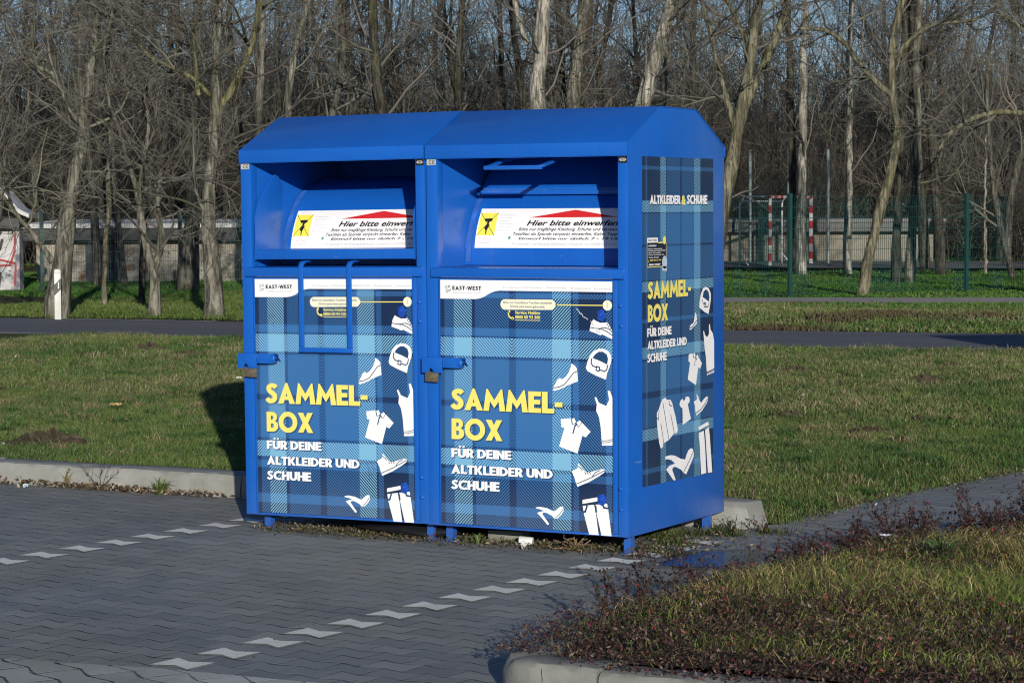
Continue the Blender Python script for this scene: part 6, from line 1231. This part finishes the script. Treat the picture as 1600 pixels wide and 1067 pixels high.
# litter on the lawn and by the kerb
lit = [(-3.52, 1.06, .004, (.45, .55, .62), 'pale blue scrap of paper at the foot of the kerb', .045), (-2.62, 2.2, .12, (.75, .75, .72), 'white scrap of paper on the lawn near the kerb', .035), (-3.1, 3.3, .12, (.70, .70, .66), 'white scrap further up the lawn beside the left box shadow', .045),
       (-7.0, 8.4, .12, (.72, .72, .70), 'white scrap in the middle of the left-hand lawn', .05), (-6.0, 5.2, .13, (.48, .36, .14), 'tan strip of rubbish on the left-hand lawn', .09), (.55, .02, .004, (.5, .5, .48), 'grey white scrap on the paving below the middle foot', .03)]
for x, y, z, c, lab, s_ in lit:
    V = [(s_*(i/4-.5)*(1+.2*math.sin(j)), s_*.6*(j/3-.5), .012*math.sin(i*1.7+j*2.3)+.012) for i in range(5) for j in range(4)]
    f = [(i*4+j, i*4+4+j, i*4+5+j, i*4+1+j) for i in range(4) for j in range(3)]
    me = bpy.data.meshes.new('paper_scrap'); me.from_pydata(V, [], f); me.update(); o = link('paper_scrap', me, plain('scrap_%d' % int(x*100+2000), c, .7), loc=(x, y, z)); o.rotation_euler = (0, 0, x*3)
    tag(o, lab, 'litter', 'scraps of litter')
# white flower at the edge of the bed
fl = empty('white_flower', (2.55, -.20, .06), 'single small white flower head above the ground cover beside the path', 'flower')
b = MB(); b.tube([(0, 0, -.02), (.005, 0, .09), (.0, 0, .148)], .0016, 5); b.build('stem', plain('stem_green', (.06, .09, .03), .6), fl)
b = MB()
for i in range(9):
    a = 2*PI*i/9; c, s_ = math.cos(a), math.sin(a); n0 = [(c*.006-s_*.004, s_*.006+c*.004, .150), (c*.030-s_*.007, s_*.030+c*.007, .158), (c*.036, s_*.036, .156), (c*.030+s_*.007, s_*.030-c*.007, .158), (c*.006+s_*.004, s_*.006-c*.004, .150)]; b.poly(n0)
b.build('petal', WHITE, fl, fix=False)
# leafy shoots standing up from the edge of the bed
SH = [(float(path_r(y))+RNG.uniform(-.02, .16), float(y)+RNG.uniform(-.06, .06), RNG.uniform(.12, .26)) for y in np.linspace(-2.3, -.25, 8)]
SH += [(float(path_r(y))+RNG.uniform(.0, .30), float(y)+RNG.uniform(-.05, .05), RNG.uniform(.10, .22)+(.10 if RNG.uniform() < .25 else 0)) for y in np.linspace(-.12, 1.5, 26)]+[(1.98, -1.70, .33), (2.10, -1.45, .27)]
for x, y, h in SH:
    st = 5; P0 = np.zeros((st, 8, 3)); d = np.stack([RNG.normal(-.15, .35, st), RNG.normal(0, .35, st), np.ones(st)], -1); P0[:, 0, :2] = RNG.normal(0, .03, (st, 2)); Lh = h*RNG.uniform(.65, 1.0, st)
    for i in range(1, 8): P0[:, i] = P0[:, i-1]+d/np.linalg.norm(d, axis=1)[:, None]*Lh[:, None]/7; d = d+RNG.normal(0, .14, (st, 3))
    R0 = np.full((st, 8), .0028)*np.linspace(1, .5, 8); pr = [tubes_np(P0, R0, 5, np.tile(np.array([.06, .04, .032]), (st, 1)))]
    P1, R1 = grow(P0, R0, 5, (.05, .14), (30, 70), 4, .05, .15, .0016, .7, .3); pr.append(tubes_np(P1, R1, 3, np.tile(np.array([.06, .04, .03]), (len(P1), 1))))
    n = 300; q0 = P0.reshape(-1, 3); q1 = P1.reshape(-1, 3); q = np.concatenate([q0[RNG.integers(2, len(q0), n//2)], q1[RNG.integers(0, len(q1), n-n//2)]])+RNG.normal(0, .0055, (n, 3)); rr = RNG.uniform(0, 1, (n, 1))
    pr.append(leaves(q, RNG.uniform(.007, .0135, n), np.where(rr < .84, np.array([.048, .026, .026]), np.where(rr < .96, np.array([.05, .046, .025]), np.array([.22, .022, .028])))*RNG.uniform(.6, 1.4, (n, 1)), .2))
    v, l, c, kk = join_np(pr); zb = float(bed_z(np.array(x), np.array(y)))
    tag(link('leafy_shoot', np_mesh('leafy_shoot', v, l, c, kk), LEAF, loc=(x, y, max(zb, .0)-.01)), 'thin dark red leafy shoot rising from the edge of the planting bed', 'shoot', 'leafy shoots along the edge of the planting bed')
